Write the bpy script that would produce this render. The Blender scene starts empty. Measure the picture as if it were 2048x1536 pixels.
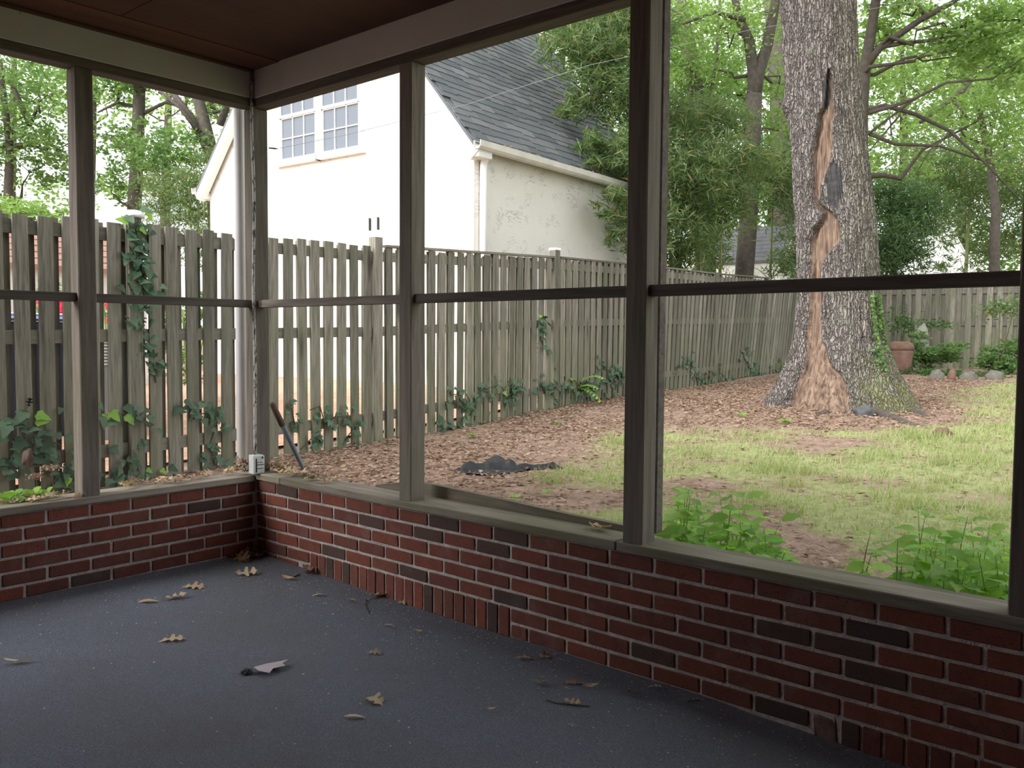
import bpy, bmesh, math, random
import numpy as np
from mathutils import Vector, Matrix, noise

rnd = random.Random(7)
nrs = np.random.RandomState(11)
scene = bpy.context.scene
COL = scene.collection

# ------------------------------------------------------------------ camera
CAM = np.array([-2.7903, -4.3265, 1.2557])
YAW, PIT, ROL, FPX = 0.8602, -0.0539, 0.0072, 1739.05
cf = np.array([math.sin(YAW) * math.cos(PIT), math.cos(YAW) * math.cos(PIT), math.sin(PIT)])
_r = np.array([math.cos(YAW), -math.sin(YAW), 0.0])
_u = np.cross(_r, cf)
cr = _r * math.cos(ROL) + _u * math.sin(ROL)
cu = -_r * math.sin(ROL) + _u * math.cos(ROL)
cam = bpy.data.cameras.new('camera')
cam.sensor_width = 36.0
cam.lens = FPX / 2048 * 36.0
cam.clip_start = 0.05
cam.clip_end = 300
camo = bpy.data.objects.new('camera', cam)
COL.objects.link(camo)
camo.matrix_world = Matrix(((cr[0], cu[0], -cf[0], CAM[0]), (cr[1], cu[1], -cf[1], CAM[1]),
                            (cr[2], cu[2], -cf[2], CAM[2]), (0, 0, 0, 1)))
scene.camera = camo

# ------------------------------------------------------------------ light
world = bpy.data.worlds.new('overcast_sky')
scene.world = world
world.use_nodes = True
bg = world.node_tree.nodes['Background']
bg.inputs['Color'].default_value = (0.93, 0.965, 1.0, 1)
bg.inputs['Strength'].default_value = 1.0
sun = bpy.data.lights.new('sun_offscreen', 'SUN')
sun.energy = 3.4
sun.angle = math.radians(55)
sun.color = (1.0, 0.985, 0.96)
suno = bpy.data.objects.new('sun_offscreen', sun)
COL.objects.link(suno)
suno.rotation_euler = Vector((0.82, -0.10, -0.56)).to_track_quat('-Z', 'Y').to_euler()
scene.view_settings.view_transform = 'Standard'
scene.view_settings.look = 'None'
scene.view_settings.gamma = 1.0
scene.view_settings.use_curve_mapping = False
scene.view_settings.exposure = 0.95

# ------------------------------------------------------------------ helpers
def ray(x, y):
    return cr * (x - 1024) / FPX - cu * (y - 768) / FPX + cf
def onplane(x, y, ax, val):
    d = ray(x, y)
    return Vector(CAM + d * ((val - CAM[ax]) / d[ax]))
def at(x, y, dep):
    return Vector(CAM + ray(x, y) * dep)
def pxof(p):
    d = np.array(p, float) - CAM
    z = d @ cf
    return 1024 + FPX * (d @ cr) / z, 768 - FPX * (d @ cu) / z, z
RH = Vector((_r[0], _r[1], 0))           # camera-right, level
FH = Vector((math.sin(YAW), math.cos(YAW), 0))

FZX = [-2.5, -0.74, 0.13, 1.68, 2.48, 3.43, 5.6, 7.36, 9.98, 12.4, 14.0, 18.0, 40]
FZZ = [0.17, 0.189, 0.22, 0.247, 0.266, 0.289, 0.40, 0.456, 0.495, 0.58, 0.60, 0.63, 0.8]
def fence_y(x):
    return 1.6 + 0.09 * (x + 0.7)
def gz(x, y):
    z = float(np.interp(x, FZX, FZZ))
    over = y - fence_y(x) - 0.3
    if over > 0 and x < 16:
        z = z + (0.6 - z) * min(1, over / 1.5)
    return z
def onground(x, y, off=0.0):
    z = 0.3
    for _ in range(25):
        p = onplane(x, y, 2, z)
        z = gz(p.x, p.y) + off
    return p
FLY = [-6, -3.53, -3.03, -2.85, -2.35, -1.64, -1.26, -0.8, -0.31, 0]
FLZ = [-0.09, -0.062, -0.049, -0.037, -0.037, -0.035, -0.03, -0.015, 0.002, 0.012]
def floor_z(x, y):
    return float(np.interp(y, FLY, FLZ)) - 0.011 * max(x, -2.5) * 1.0
def onfloor(x, y):
    z = 0.0
    for _ in range(20):
        p = onplane(x, y, 2, z)
        z = floor_z(p.x, p.y)
    return p

BASE = {}
def tag(o, label=None, cat=None, group=None, kind=None):
    if label: o['label'] = label
    if cat: o['category'] = cat
    if group: o['group'] = group
    if kind: o['kind'] = kind
    return o
def thing(name, label, cat, loc=(0, 0, 0), group=None):
    o = bpy.data.objects.new(name, None)
    COL.objects.link(o)
    o.empty_display_size = 0.1
    o.location = loc
    BASE[o.name] = Vector(loc)
    return tag(o, label, cat, group)
def link(name, me, mat=None, parent=None, loc=None, rot=None, scale=None):
    o = bpy.data.objects.new(name, me)
    COL.objects.link(o)
    if mat is not None and not me.materials:
        me.materials.append(mat)
    if parent is not None:
        o.parent = parent
    if loc is not None: o.location = loc
    if rot is not None: o.rotation_euler = rot
    if scale is not None: o.scale = scale if hasattr(scale, '__len__') else (scale,) * 3
    BASE[o.name] = BASE.get(parent.name, Vector()) if parent is not None else Vector(o.location)
    return o

class MB:
    def __init__(s):
        s.v, s.f = [], []
    def add(s, vs, fs):
        n = len(s.v)
        s.v += [tuple(p) for p in vs]
        s.f += [tuple(i + n for i in f) for f in fs]
    def box(s, x0, y0, z0, x1, y1, z1):
        s.add([(x0, y0, z0), (x1, y0, z0), (x1, y1, z0), (x0, y1, z0), (x0, y0, z1), (x1, y0, z1), (x1, y1, z1), (x0, y1, z1)],
              [(0, 3, 2, 1), (4, 5, 6, 7), (0, 1, 5, 4), (1, 2, 6, 5), (2, 3, 7, 6), (3, 0, 4, 7)])
    def obox(s, c, ax, ay, az):
        """box from centre and three half-axis vectors"""
        c, ax, ay, az = map(Vector, (c, ax, ay, az))
        vs = [c + ax * i + ay * j + az * k for k in (-1, 1) for j in (-1, 1) for i in (-1, 1)]
        s.add(vs, [(0, 2, 3, 1), (4, 5, 7, 6), (0, 1, 5, 4), (1, 3, 7, 5), (3, 2, 6, 7), (2, 0, 4, 6)])
    def tube(s, pts, rad, seg=8, cap=True):
        pts = [Vector(p) for p in pts]
        if not hasattr(rad, '__len__'): rad = [rad] * len(pts)
        n = len(s.v)
        prev = None
        for i, p in enumerate(pts):
            d = (pts[min(i + 1, len(pts) - 1)] - pts[max(i - 1, 0)]).normalized()
            a = prev if prev is not None else (Vector((0, 0, 1)) if abs(d.z) < 0.9 else Vector((1, 0, 0)))
            a = (a - d * a.dot(d)).normalized()
            b = d.cross(a)
            prev = a
            for k in range(seg):
                t = 2 * math.pi * k / seg
                s.v.append(tuple(p + (a * math.cos(t) + b * math.sin(t)) * rad[i]))
        for i in range(len(pts) - 1):
            for k in range(seg):
                k2 = (k + 1) % seg
                s.f.append((n + i * seg + k, n + i * seg + k2, n + (i + 1) * seg + k2, n + (i + 1) * seg + k))
        if cap:
            s.f.append(tuple(n + k for k in range(seg))[::-1])
            s.f.append(tuple(n + (len(pts) - 1) * seg + k for k in range(seg)))
    def mesh(s, name, off=(0, 0, 0), smooth=False):
        me = bpy.data.meshes.new(name)
        o = Vector(off)
        me.from_pydata([tuple(Vector(p) - o) for p in s.v], [], s.f)
        if smooth:
            me.polygons.foreach_set('use_smooth', [True] * len(me.polygons))
        me.update()
        return me
    def build(s, name, mat, parent=None, loc=None, smooth=False):
        """vertices are in world space; the origin goes to the parent's base or to loc"""
        if parent is not None:
            return link(name, s.mesh(name, BASE[parent.name], smooth), mat, parent)
        l = Vector(loc) if loc is not None else Vector((0, 0, 0))
        return link(name, s.mesh(name, l, smooth), mat, None, l)

def bevel_box_mesh(name, sx, sy, sz, b=0.004, seg=1, jit=0.0, seed=0):
    bm = bmesh.new()
    bmesh.ops.create_cube(bm, size=1.0)
    for v in bm.verts:
        v.co = Vector((v.co.x * sx, v.co.y * sy, v.co.z * sz))
    bmesh.ops.bevel(bm, geom=bm.edges[:], offset=b, segments=seg, affect='EDGES', profile=0.5)
    if jit:
        rr = random.Random(seed)
        for v in bm.verts:
            v.co += Vector((rr.uniform(-jit, jit), rr.uniform(-jit, jit), rr.uniform(-jit, jit)))
    me = bpy.data.meshes.new(name)
    bm.to_mesh(me)
    bm.free()
    return me
def bbox(name, mat, x0, y0, z0, x1, y1, z1, parent=None, b=0.004):
    me = bevel_box_mesh(name, x1 - x0, y1 - y0, z1 - z0, b)
    c = Vector(((x0 + x1) / 2, (y0 + y1) / 2, (z0 + z1) / 2))
    if parent is not None:
        c = c - BASE[parent.name]
    return link(name, me, mat, parent, c)

# ------------------------------------------------------------------ materials
def nmat(name):
    m = bpy.data.materials.new(name)
    m.use_nodes = True
    nt = m.node_tree
    return m, nt, nt.nodes['Principled BSDF']
def nd(nt, t, ins=None, **kw):
    n = nt.nodes.new(t)
    for k, v in kw.items():
        setattr(n, k, v)
    for k, v in (ins or {}).items():
        if hasattr(v, 'links') and hasattr(v, 'node'):
            nt.links.new(v, n.inputs[k])
        else:
            n.inputs[k].default_value = v
    return n
def c4(c):
    return (c[0], c[1], c[2], 1.0)
def coords(nt, scale=(1, 1, 1), rnd_off=True, which='Object'):
    tc = nd(nt, 'ShaderNodeTexCoord')
    v = tc.outputs[which]
    if rnd_off:
        oi = nd(nt, 'ShaderNodeObjectInfo')
        mu = nd(nt, 'ShaderNodeMath', {0: oi.outputs['Random'], 1: 37.0}, operation='MULTIPLY')
        ad = nd(nt, 'ShaderNodeVectorMath', {0: v, 1: mu.outputs[0]}, operation='ADD')
        v = ad.outputs[0]
    mp = nd(nt, 'ShaderNodeVectorMath', {0: v, 1: scale}, operation='MULTIPLY')
    return mp.outputs[0]
def noi(nt, vec, scale=5.0, detail=4.0, rough=0.55, dist=0.0):
    return nd(nt, 'ShaderNodeTexNoise', {'Vector': vec, 'Scale': scale, 'Detail': detail, 'Roughness': rough, 'Distortion': dist}).outputs['Fac']
def ramp(nt, fac, stops):
    r = nd(nt, 'ShaderNodeValToRGB', {'Fac': fac})
    el = r.color_ramp.elements
    while len(el) < len(stops): el.new(0.5)
    for e, (p, c) in zip(el, stops):
        e.position = p
        e.color = c4(c) if hasattr(c, '__len__') else (c, c, c, 1)
    return r.outputs['Color']
def mix(nt, fac, a, b, mode='MIX'):
    m = nd(nt, 'ShaderNodeMix', data_type='RGBA', blend_type=mode)
    for idx, v in ((0, fac), (6, a), (7, b)):
        if hasattr(v, 'links') and hasattr(v, 'node'):
            nt.links.new(v, m.inputs[idx])
        else:
            m.inputs[idx].default_value = v if idx == 0 else (c4(v) if len(v) == 3 else v)
    return m.outputs[2]
def bump(nt, h, strength=0.5, dist=0.01):
    return nd(nt, 'ShaderNodeBump', {'Height': h, 'Strength': strength, 'Distance': dist}).outputs['Normal']
def setp(nt, b, col=None, rough=None, normal=None, spec=None):
    if col is not None:
        if hasattr(col, 'links'): nt.links.new(col, b.inputs['Base Color'])
        else: b.inputs['Base Color'].default_value = c4(col)
    if rough is not None: b.inputs['Roughness'].default_value = rough
    if normal is not None: nt.links.new(normal, b.inputs['Normal'])
    if spec is not None: b.inputs['Specular IOR Level'].default_value = spec

def wood(name, dark, light, axis=2, extra=None, extra_amt=0.0, rough=0.8, fine=55.0, var=0.25):
    m, nt, b = nmat(name)
    sc = [1.0, 1.0, 1.0]
    sc[axis] = 0.06
    v = coords(nt, sc)
    g1 = noi(nt, v, fine, 5, 0.6, 0.4)
    g2 = noi(nt, v, fine * 0.22, 3, 0.5, 0.8)
    col = ramp(nt, g1, [(0.34, dark), (0.62, light)])
    col = mix(nt, 0.45, col, ramp(nt, g2, [(0.3, dark), (0.7, light)]))
    big = noi(nt, coords(nt, (1, 1, 1)), 2.2, 3)
    if extra is not None:
        fac = ramp(nt, big, [(0.42, 0.0), (0.68, extra_amt)])
        col = mix(nt, fac, col, extra)
    # knots
    vo = nd(nt, 'ShaderNodeTexVoronoi', {'Vector': coords(nt, [s * (6 if i != axis else 3.5) / (1 if i != axis else 0.35) * (0.6 if i != axis else 1) for i, s in enumerate(sc)]), 'Scale': 1.0})
    kn = ramp(nt, vo.outputs['Distance'], [(0.05, 0.75), (0.12, 0.0)])
    col = mix(nt, kn, col, [c * 0.45 for c in dark])
    oi = nd(nt, 'ShaderNodeObjectInfo')
    br = nd(nt, 'ShaderNodeMapRange', {'Value': oi.outputs['Random'], 'To Min': 1 - var, 'To Max': 1 + var})
    hs = nd(nt, 'ShaderNodeHueSaturation', {'Color': col, 'Value': br.outputs[0]})
    setp(nt, b, hs.outputs['Color'], rough, bump(nt, g1, 0.5, 0.004), 0.25)
    return m

def plain(name, col, rough=0.7, var=0.12, scale=6.0, bmp=0.0, metallic=0.0, bscale=40.0, spec=0.4):
    m, nt, b = nmat(name)
    v = coords(nt)
    n = noi(nt, v, scale, 5)
    c = ramp(nt, n, [(0.25, [x * (1 - var) for x in col]), (0.75, [min(1, x * (1 + var)) for x in col])])
    setp(nt, b, c, rough, bump(nt, noi(nt, v, bscale, 4), bmp, 0.01) if bmp else None, spec)
    b.inputs['Metallic'].default_value = metallic
    return m

def leafmat(name, cols, trans=0.45, rough=0.55, spec=0.3):
    """cols: list of colours spread over the separate leaves"""
    m, nt, b = nmat(name)
    g = nd(nt, 'ShaderNodeNewGeometry')
    oi = nd(nt, 'ShaderNodeObjectInfo')
    s = nd(nt, 'ShaderNodeMath', {0: g.outputs['Random Per Island'], 1: oi.outputs['Random']}, operation='ADD')
    fr = nd(nt, 'ShaderNodeMath', {0: s.outputs[0]}, operation='FRACT')
    col = ramp(nt, fr.outputs[0], [(i / max(1, len(cols) - 1), c) for i, c in enumerate(cols)])
    setp(nt, b, col, rough, None, spec)
    out = nt.nodes['Material Output']
    t = nd(nt, 'ShaderNodeBsdfTranslucent', {'Color': mix(nt, 1.0, col, (1.15, 1.25, 0.6), 'MULTIPLY')})
    ms = nd(nt, 'ShaderNodeMixShader', {0: trans, 1: b.outputs[0], 2: t.outputs[0]})
    nt.links.new(ms.outputs[0], out.inputs['Surface'])
    return m

M = {}
# brick: the object's own random picks its firing colour
def brickmat(name, stops):
    m, nt, b = nmat(name)
    oi = nd(nt, 'ShaderNodeObjectInfo')
    base = ramp(nt, oi.outputs['Random'], stops)
    v = coords(nt)
    n1 = noi(nt, v, 18, 5, 0.65)
    col = mix(nt, ramp(nt, n1, [(0.35, 0.0), (0.75, 0.55)]), base, (0.10, 0.04, 0.035))
    n2 = noi(nt, v, 7, 3)
    col = mix(nt, ramp(nt, n2, [(0.58, 0.0), (0.8, 0.28)]), col, (0.30, 0.22, 0.2))
    sp = noi(nt, v, 160, 2)
    col = mix(nt, ramp(nt, sp, [(0.3, 0.6), (0.42, 0.0)]), col, (0.03, 0.015, 0.015))
    setp(nt, b, col, 0.85, bump(nt, noi(nt, nd(nt, 'ShaderNodeVectorMath', {0: v, 1: (120, 120, 14)}, operation='MULTIPLY').outputs[0], 1.0, 3), 0.35, 0.004), 0.25)
    return m
M['brick'] = brickmat('red_brick', [(0.0, (0.19, 0.066, 0.046)), (0.3, (0.25, 0.078, 0.050)), (0.6, (0.165, 0.060, 0.048)), (0.85, (0.22, 0.088, 0.058)), (1.0, (0.14, 0.056, 0.047))])
M['brick_dark'] = brickmat('dark_brick', [(0.0, (0.072, 0.056, 0.050)), (1.0, (0.105, 0.068, 0.055))])
M['mortar'] = plain('mortar', (0.56, 0.49, 0.45), 0.95, 0.3, 25, 0.8, bscale=120)
M['cap_wood'] = wood('sill_wood', (0.15, 0.125, 0.10), (0.37, 0.32, 0.26), 1, (0.17, 0.18, 0.08), 0.5, 0.85)
M['cap_wood_x'] = wood('sill_wood_left', (0.16, 0.13, 0.105), (0.38, 0.33, 0.27), 0, (0.17, 0.18, 0.09), 0.3, 0.85)
M['post_wood'] = wood('post_wood', (0.105, 0.086, 0.072), (0.25, 0.213, 0.18), 2, (0.13, 0.135, 0.08), 0.3, 0.85)
M['rail_x'] = wood('rail_wood_left', (0.105, 0.088, 0.076), (0.24, 0.208, 0.18), 0, rough=0.85)
M['rail_y'] = wood('rail_wood_right', (0.105, 0.088, 0.076), (0.24, 0.208, 0.18), 1, rough=0.85)
M['fence_plain'] = wood('fence_wood', (0.085, 0.076, 0.062), (0.315, 0.29, 0.245), 2, (0.15, 0.165, 0.095), 0.5, 0.9, 70, 0.28)
M['fence_x'] = wood('fence_rail_wood', (0.125, 0.11, 0.09), (0.25, 0.23, 0.19), 0, (0.15, 0.165, 0.095), 0.5, 0.9)
def fencemat():
    m = M['fence_plain'].copy(); m.name = 'fence_picket_wood'
    nt = m.node_tree; b = nt.nodes['Principled BSDF']
    src = b.inputs['Base Color'].links[0].from_socket
    tc = nd(nt, 'ShaderNodeTexCoord'); sp = nd(nt, 'ShaderNodeSeparateXYZ', {0: tc.outputs['Object']})
    h = nd(nt, 'ShaderNodeMapRange', {'Value': sp.outputs['Z'], 'From Min': 0.35, 'From Max': -0.85, 'To Min': 0.0, 'To Max': 0.6})
    n = noi(nt, coords(nt, (1, 1, .3)), 7, 4)
    f = nd(nt, 'ShaderNodeMath', {0: h.outputs[0], 1: ramp(nt, n, [(.35, .3), (.65, 1.0)])}, operation='MULTIPLY')
    nt.links.new(mix(nt, f.outputs[0], src, (0.185, 0.20, 0.105)), b.inputs['Base Color'])
    return m
M['fence'] = fencemat()
def paintmat(name, axis):
    m, nt, b = nmat(name)
    v = coords(nt, rnd_off=False)
    sc = [3, 3, 3]; sc[axis] = 1.2
    vo = nd(nt, 'ShaderNodeTexVoronoi', {'Vector': nd(nt, 'ShaderNodeVectorMath', {0: v, 1: sc}, operation='MULTIPLY').outputs[0], 'Scale': 1.0})
    kn = ramp(nt, vo.outputs['Distance'], [(0.07, 0.5), (0.11, 0.15), (0.14, 0.0)])
    col = mix(nt, ramp(nt, noi(nt, v, 4, 4), [(0.4, 0.0), (0.8, 0.4)]), (0.62, 0.61, 0.59), (0.50, 0.48, 0.445))
    col = mix(nt, kn, col, (0.33, 0.27, 0.2))
    col = mix(nt, ramp(nt, noi(nt, v, 26, 4, 0.7), [(0.68, 0.0), (0.74, 0.7)]), col, (0.2, 0.16, 0.13))
    setp(nt, b, col, 0.6, bump(nt, noi(nt, v, 50, 3), 0.2, 0.003))
    return m
M['paint_x'] = paintmat('beam_paint_left', 0)
M['paint_y'] = paintmat('beam_paint_right', 1)
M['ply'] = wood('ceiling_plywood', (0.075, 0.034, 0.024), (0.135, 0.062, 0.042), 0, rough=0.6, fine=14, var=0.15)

def carpet():
    m, nt, b = nmat('carpet')
    v = coords(nt, rnd_off=False)
    rotv = nd(nt, 'ShaderNodeVectorRotate', {'Vector': v, 'Angle': 0.35})
    w = nd(nt, 'ShaderNodeTexWave', {'Vector': rotv.outputs[0], 'Scale': 45.0, 'Distortion': 1.5, 'Detail': 2.0, 'Detail Scale': 6.0}, bands_direction='Y')
    w2 = nd(nt, 'ShaderNodeTexVoronoi', {'Vector': rotv.outputs[0], 'Scale': 190.0})
    sp = noi(nt, v, 150, 3, 0.8)
    h = nd(nt, 'ShaderNodeMath', {0: w.outputs['Fac'], 1: w2.outputs['Distance']}, operation='ADD')
    col = ramp(nt, h.outputs[0], [(0.2, (0.055, 0.060, 0.080)), (0.95, (0.225, 0.24, 0.295))])
    col = mix(nt, ramp(nt, sp, [(0.54, 0.0), (0.70, 0.8)]), col, (0.36, 0.37, 0.42))
    col = mix(nt, ramp(nt, noi(nt, v, 0.9, 5, 0.6), [(0.42, 0.0), (0.7, 0.6)]), col, (0.17, 0.155, 0.14))
    col = mix(nt, ramp(nt, noi(nt, v, 95, 2), [(0.73, 0.0), (0.76, 0.8)]), col, (0.5, 0.48, 0.44))
    setp(nt, b, col, 0.95, bump(nt, h.outputs[0], 0.7, 0.006), 0.15)
    return m
M['carpet'] = carpet()

def groundmat():
    m, nt, b = nmat('yard_soil')
    v = coords(nt, rnd_off=False)
    n = noi(nt, v, 5, 6, 0.65)
    col = ramp(nt, n, [(0.3, (0.25, 0.17, 0.13)), (0.55, (0.42, 0.30, 0.23)), (0.75, (0.55, 0.42, 0.33))])
    col = mix(nt, ramp(nt, noi(nt, v, 45, 4, 0.7), [(0.35, 0.65), (0.6, 0.0)]), col, (0.13, 0.075, 0.05))
    at_ = nd(nt, 'ShaderNodeAttribute', attribute_name='turf')
    gc = ramp(nt, noi(nt, v, 14, 4, 0.6), [(0.3, (0.24, 0.26, 0.11)), (0.55, (0.37, 0.38, 0.18)), (0.75, (0.44, 0.37, 0.24))])
    col = mix(nt, at_.outputs['Fac'], col, gc)
    setp(nt, b, col, 0.95, bump(nt, noi(nt, v, 30, 5, 0.7), 0.8, 0.03), 0.1)
    return m
M['soil'] = groundmat()
M['dead_leaf'] = leafmat('dead_leaf', [(0.26, 0.16, 0.115), (0.34, 0.225, 0.165), (0.20, 0.12, 0.088), (0.46, 0.33, 0.25), (0.30, 0.19, 0.14)], 0.12, 0.75)
M['tan_leaf'] = leafmat('tan_leaf', [(0.66, 0.48, 0.31), (0.55, 0.37, 0.23), (0.72, 0.57, 0.40), (0.46, 0.29, 0.18)], 0.15, 0.7)
M['grass'] = leafmat('grass_blade', [(0.24, 0.34, 0.12), (0.36, 0.43, 0.19), (0.45, 0.47, 0.24), (0.30, 0.39, 0.16), (0.52, 0.46, 0.30), (0.40, 0.44, 0.22)], 0.35, 0.6)
M['weed'] = leafmat('weed_leaf', [(0.25, 0.44, 0.11), (0.36, 0.56, 0.15), (0.47, 0.68, 0.19), (0.29, 0.48, 0.12)], 0.5, 0.5)
M['weed_stem'] = plain('weed_stem', (0.30, 0.42, 0.15), 0.6)
M['ivy'] = leafmat('ivy_leaf', [(0.055, 0.10, 0.06), (0.08, 0.14, 0.08), (0.12, 0.19, 0.11), (0.06, 0.12, 0.07)], 0.2, 0.5)
M['ivy_young'] = leafmat('young_ivy_leaf', [(0.22, 0.42, 0.08), (0.32, 0.52, 0.10), (0.16, 0.34, 0.07)], 0.4, 0.5)
M['vine_stem'] = plain('vine_stem', (0.10, 0.075, 0.045), 0.85)
M['canopy_light'] = leafmat('light_canopy_leaf', [(0.15, 0.25, 0.085), (0.24, 0.36, 0.13), (0.34, 0.46, 0.19), (0.19, 0.30, 0.11)], 0.5)
M['canopy_mid'] = leafmat('mid_canopy_leaf', [(0.10, 0.185, 0.07), (0.155, 0.26, 0.10), (0.22, 0.33, 0.13), (0.12, 0.21, 0.08)], 0.45)
M['canopy_dark'] = leafmat('dark_canopy_leaf', [(0.05, 0.11, 0.04), (0.08, 0.16, 0.055), (0.11, 0.20, 0.06)], 0.35)
M['bamboo'] = leafmat('bamboo_leaf', [(0.085, 0.145, 0.06), (0.13, 0.20, 0.085), (0.21, 0.29, 0.13), (0.10, 0.165, 0.07), (0.16, 0.235, 0.10), (0.12, 0.19, 0.08), (0.24, 0.32, 0.15), (0.09, 0.15, 0.065), (0.14, 0.21, 0.09), (0.42, 0.31, 0.13)], 0.4)
M['evergreen'] = leafmat('evergreen_leaf', [(0.06, 0.115, 0.05), (0.09, 0.155, 0.065), (0.13, 0.20, 0.085)], 0.3)
M['bark_far'] = plain('tree_bark', (0.085, 0.07, 0.058), 0.9, 0.35, 12, 0.8, bscale=30)
M['culm'] = plain('bamboo_culm', (0.22, 0.25, 0.10), 0.5, 0.25)

# ================================================================== PORCH
PX0, PY0 = -4.3, -5.3
CEIL = 2.73
# floor
def build_floor():
    xs = np.linspace(PX0 - .1, 0.06, 30)
    ys = np.linspace(PY0 - .1, 0.06, 54)
    vs = [(x, y, floor_z(x, y)) for y in ys for x in xs]
    n = len(xs)
    fs = [(j * n + i, j * n + i + 1, (j + 1) * n + i + 1, (j + 1) * n + i) for j in range(len(ys) - 1) for i in range(n - 1)]
    mb = MB(); mb.add(vs, fs)
    o = mb.build('floor', M['carpet'])
    tag(o, 'dark blue grey woven outdoor carpet covering the porch floor', kind='structure')
build_floor()

# ---- brick walls
BL, BH, PITCH, COURSE = 0.1895, 0.0535, 0.2032, 0.0677
brick_me = [bevel_box_mesh('brick', BL, 0.088, BH, 0.0035, 1, 0.0014, k) for k in range(5)]
for me in brick_me: me.materials.append(M['brick'])
brick_dk = []
for me in brick_me[:3]:
    d = me.copy(); d.materials.clear(); d.materials.append(M['brick_dark']); brick_dk.append(d)
half_me = bevel_box_mesh('brick', 0.058, 0.088, 0.125, 0.0035, 1, 0.0014, 9); half_me.materials.append(M['brick'])
half_dk = half_me.copy(); half_dk.materials.clear(); half_dk.materials.append(M['brick_dark'])

dark_px = [(572, 984), (887, 1044), (862, 1069), (665, 1104), (826, 1148), (1028, 1200), (1331, 1318), (1696, 1296), (1756, 1354), (1578, 1430), (1000, 1085)]
dark_pts = [onplane(x, y, 0, 0.0) for x, y in dark_px]
def isdark(y0, y1, z):
    return any(y1 <= p.y <= y0 and abs(p.z - z) < 0.034 for p in dark_pts)

wr = MB(); wr.box(0.007, PY0, -0.2, 0.14, 0.14, 0.434)
wall_right = wr.build('wall_right', M['mortar'])
tag(wall_right, 'low red brick knee wall below the yard side openings', kind='structure')
def rbrick(y0, y1, zc, dark=False):
    L = y0 - y1 - 0.0135
    if L < 0.02: return
    me = rnd.choice(brick_dk if dark else brick_me)
    link('brick', me, None, wall_right, (0.044 + rnd.uniform(-0.0015, 0.0015), (y0 + y1) / 2, zc),
         (rnd.uniform(-.004, .004), rnd.uniform(-.01, .01), math.pi / 2 + rnd.uniform(-.006, .006)), (L / BL, 1, 1))
S0 = 0.1933
for row in range(1, 8):
    zc = 0.40 - COURSE * (row - 1)
    off = S0 if row % 2 == 1 else S0 - PITCH / 2
    ed = [0.0] + [-(off + PITCH * i) for i in range(23)]
    for a, b in zip(ed[:-1], ed[1:]):
        if row >= 6:
            if b < -0.50 and a > -1.96 and not (b <= -1.96): continue
            if row == 6 and a > -0.3 and False: continue
        if row == 7 and a > -1.9 and b < -1.95: a = -1.925
        if row == 7 and a > -.45:
            rbrick(a, max(b, -.5), zc)
            continue
        if row == 7 and (a > -1.9 or b < -3.27): continue
        rbrick(a, b, zc, isdark(a, b, zc) or rnd.random() < 0.035)
def rowlock(y0, y1, ztop):
    n = int(round((y0 - y1) / 0.0672))
    st = (y0 - y1) / n
    for i in range(n):
        me = half_dk if rnd.random() < 0.12 else half_me
        link('brick', me, None, wall_right, (0.044 + rnd.uniform(-.002, .002), y0 - (i + .5) * st, ztop - 0.0625),
             (rnd.uniform(-.006, .006), 0, math.pi / 2 + rnd.uniform(-.01, .01)))
rowlock(-0.502, -1.922, 0.0905)
rowlock(-3.34, -4.75, 0.022)
# the spalled half brick at the foot of the wall
bm_ = bevel_box_mesh('brick', 0.075, 0.075, 0.115, 0.012, 2, 0.006, 4)
link('brick', bm_, plain('spalled_brick', (0.21, 0.135, 0.11), .95, .4, 30, .8), wall_right, (0.040, -3.293, -0.037), (0.05, 0.04, math.pi / 2))

wl = MB(); wl.box(PX0, 0.007, -0.2, 0.007, 0.14, 0.424)
wall_left = wl.build('wall_left', M['mortar'])
tag(wall_left, 'low red brick knee wall below the openings facing the picket fence', kind='structure')
T0 = 0.1179
for row in range(1, 8):
    zc = 0.391 - COURSE * (row - 1)
    off = T0 if row % 2 == 1 else T0 + PITCH / 2 - PITCH
    ed = [0.0] + [-(off + PITCH * i) for i in range(14)]
    if ed[1] > -0.01: ed.pop(1)
    for a, b in zip(ed[:-1], ed[1:]):
        L = a - b - 0.0135
        if L < 0.02: continue
        link('brick', rnd.choice(brick_dk if rnd.random() < 0.05 else brick_me), None, wall_left,
             ((a + b) / 2, 0.044 + rnd.uniform(-.0015, .0015), zc), (rnd.uniform(-.006, .006), rnd.uniform(-.003, .003), rnd.uniform(-.006, .006)), (L / BL, 1, 1))
# unseen house walls added to darken porch; back one raised to shade fence
for nm, b, lb in (('wall_back_unseen', (PX0 - 4, PY0 - .3, -.2, .14, PY0, 6.6), 'unseen brick wall added at the back, raised to shade the fence'),
                  ('wall_side_unseen', (PX0 - .2, PY0, -.2, PX0, .14, CEIL), 'unseen brick wall added at the side to darken the porch')):
    mb = MB(); mb.box(*b)
    tag(mb.build(nm, M['brick']), lb, kind='structure')

# ---- sills (caps)
def structure(o, label):
    return tag(o, label, kind='structure')
zt, zb = 0.472, 0.4345
structure(bbox('trim_1', M['cap_wood'], -.014, -.247, zb, .157, .157, zt), 'short weathered sill board at the corner of the brick walls')
structure(bbox('trim_2', M['cap_wood'], -.014, -2.468, zb, .157, -.2505, zt), 'long mossy sill board on the brick wall towards the yard')
structure(bbox('trim_3', M['cap_wood'], -.014, PY0, zb, .157, -2.472, zt), 'long sill board below the opening with the leafy weeds')
structure(bbox('trim_4', M['cap_wood_x'], PX0, -.014, .4245, -.016, .157, .460), 'weathered sill board on the brick wall facing the fence')

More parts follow.
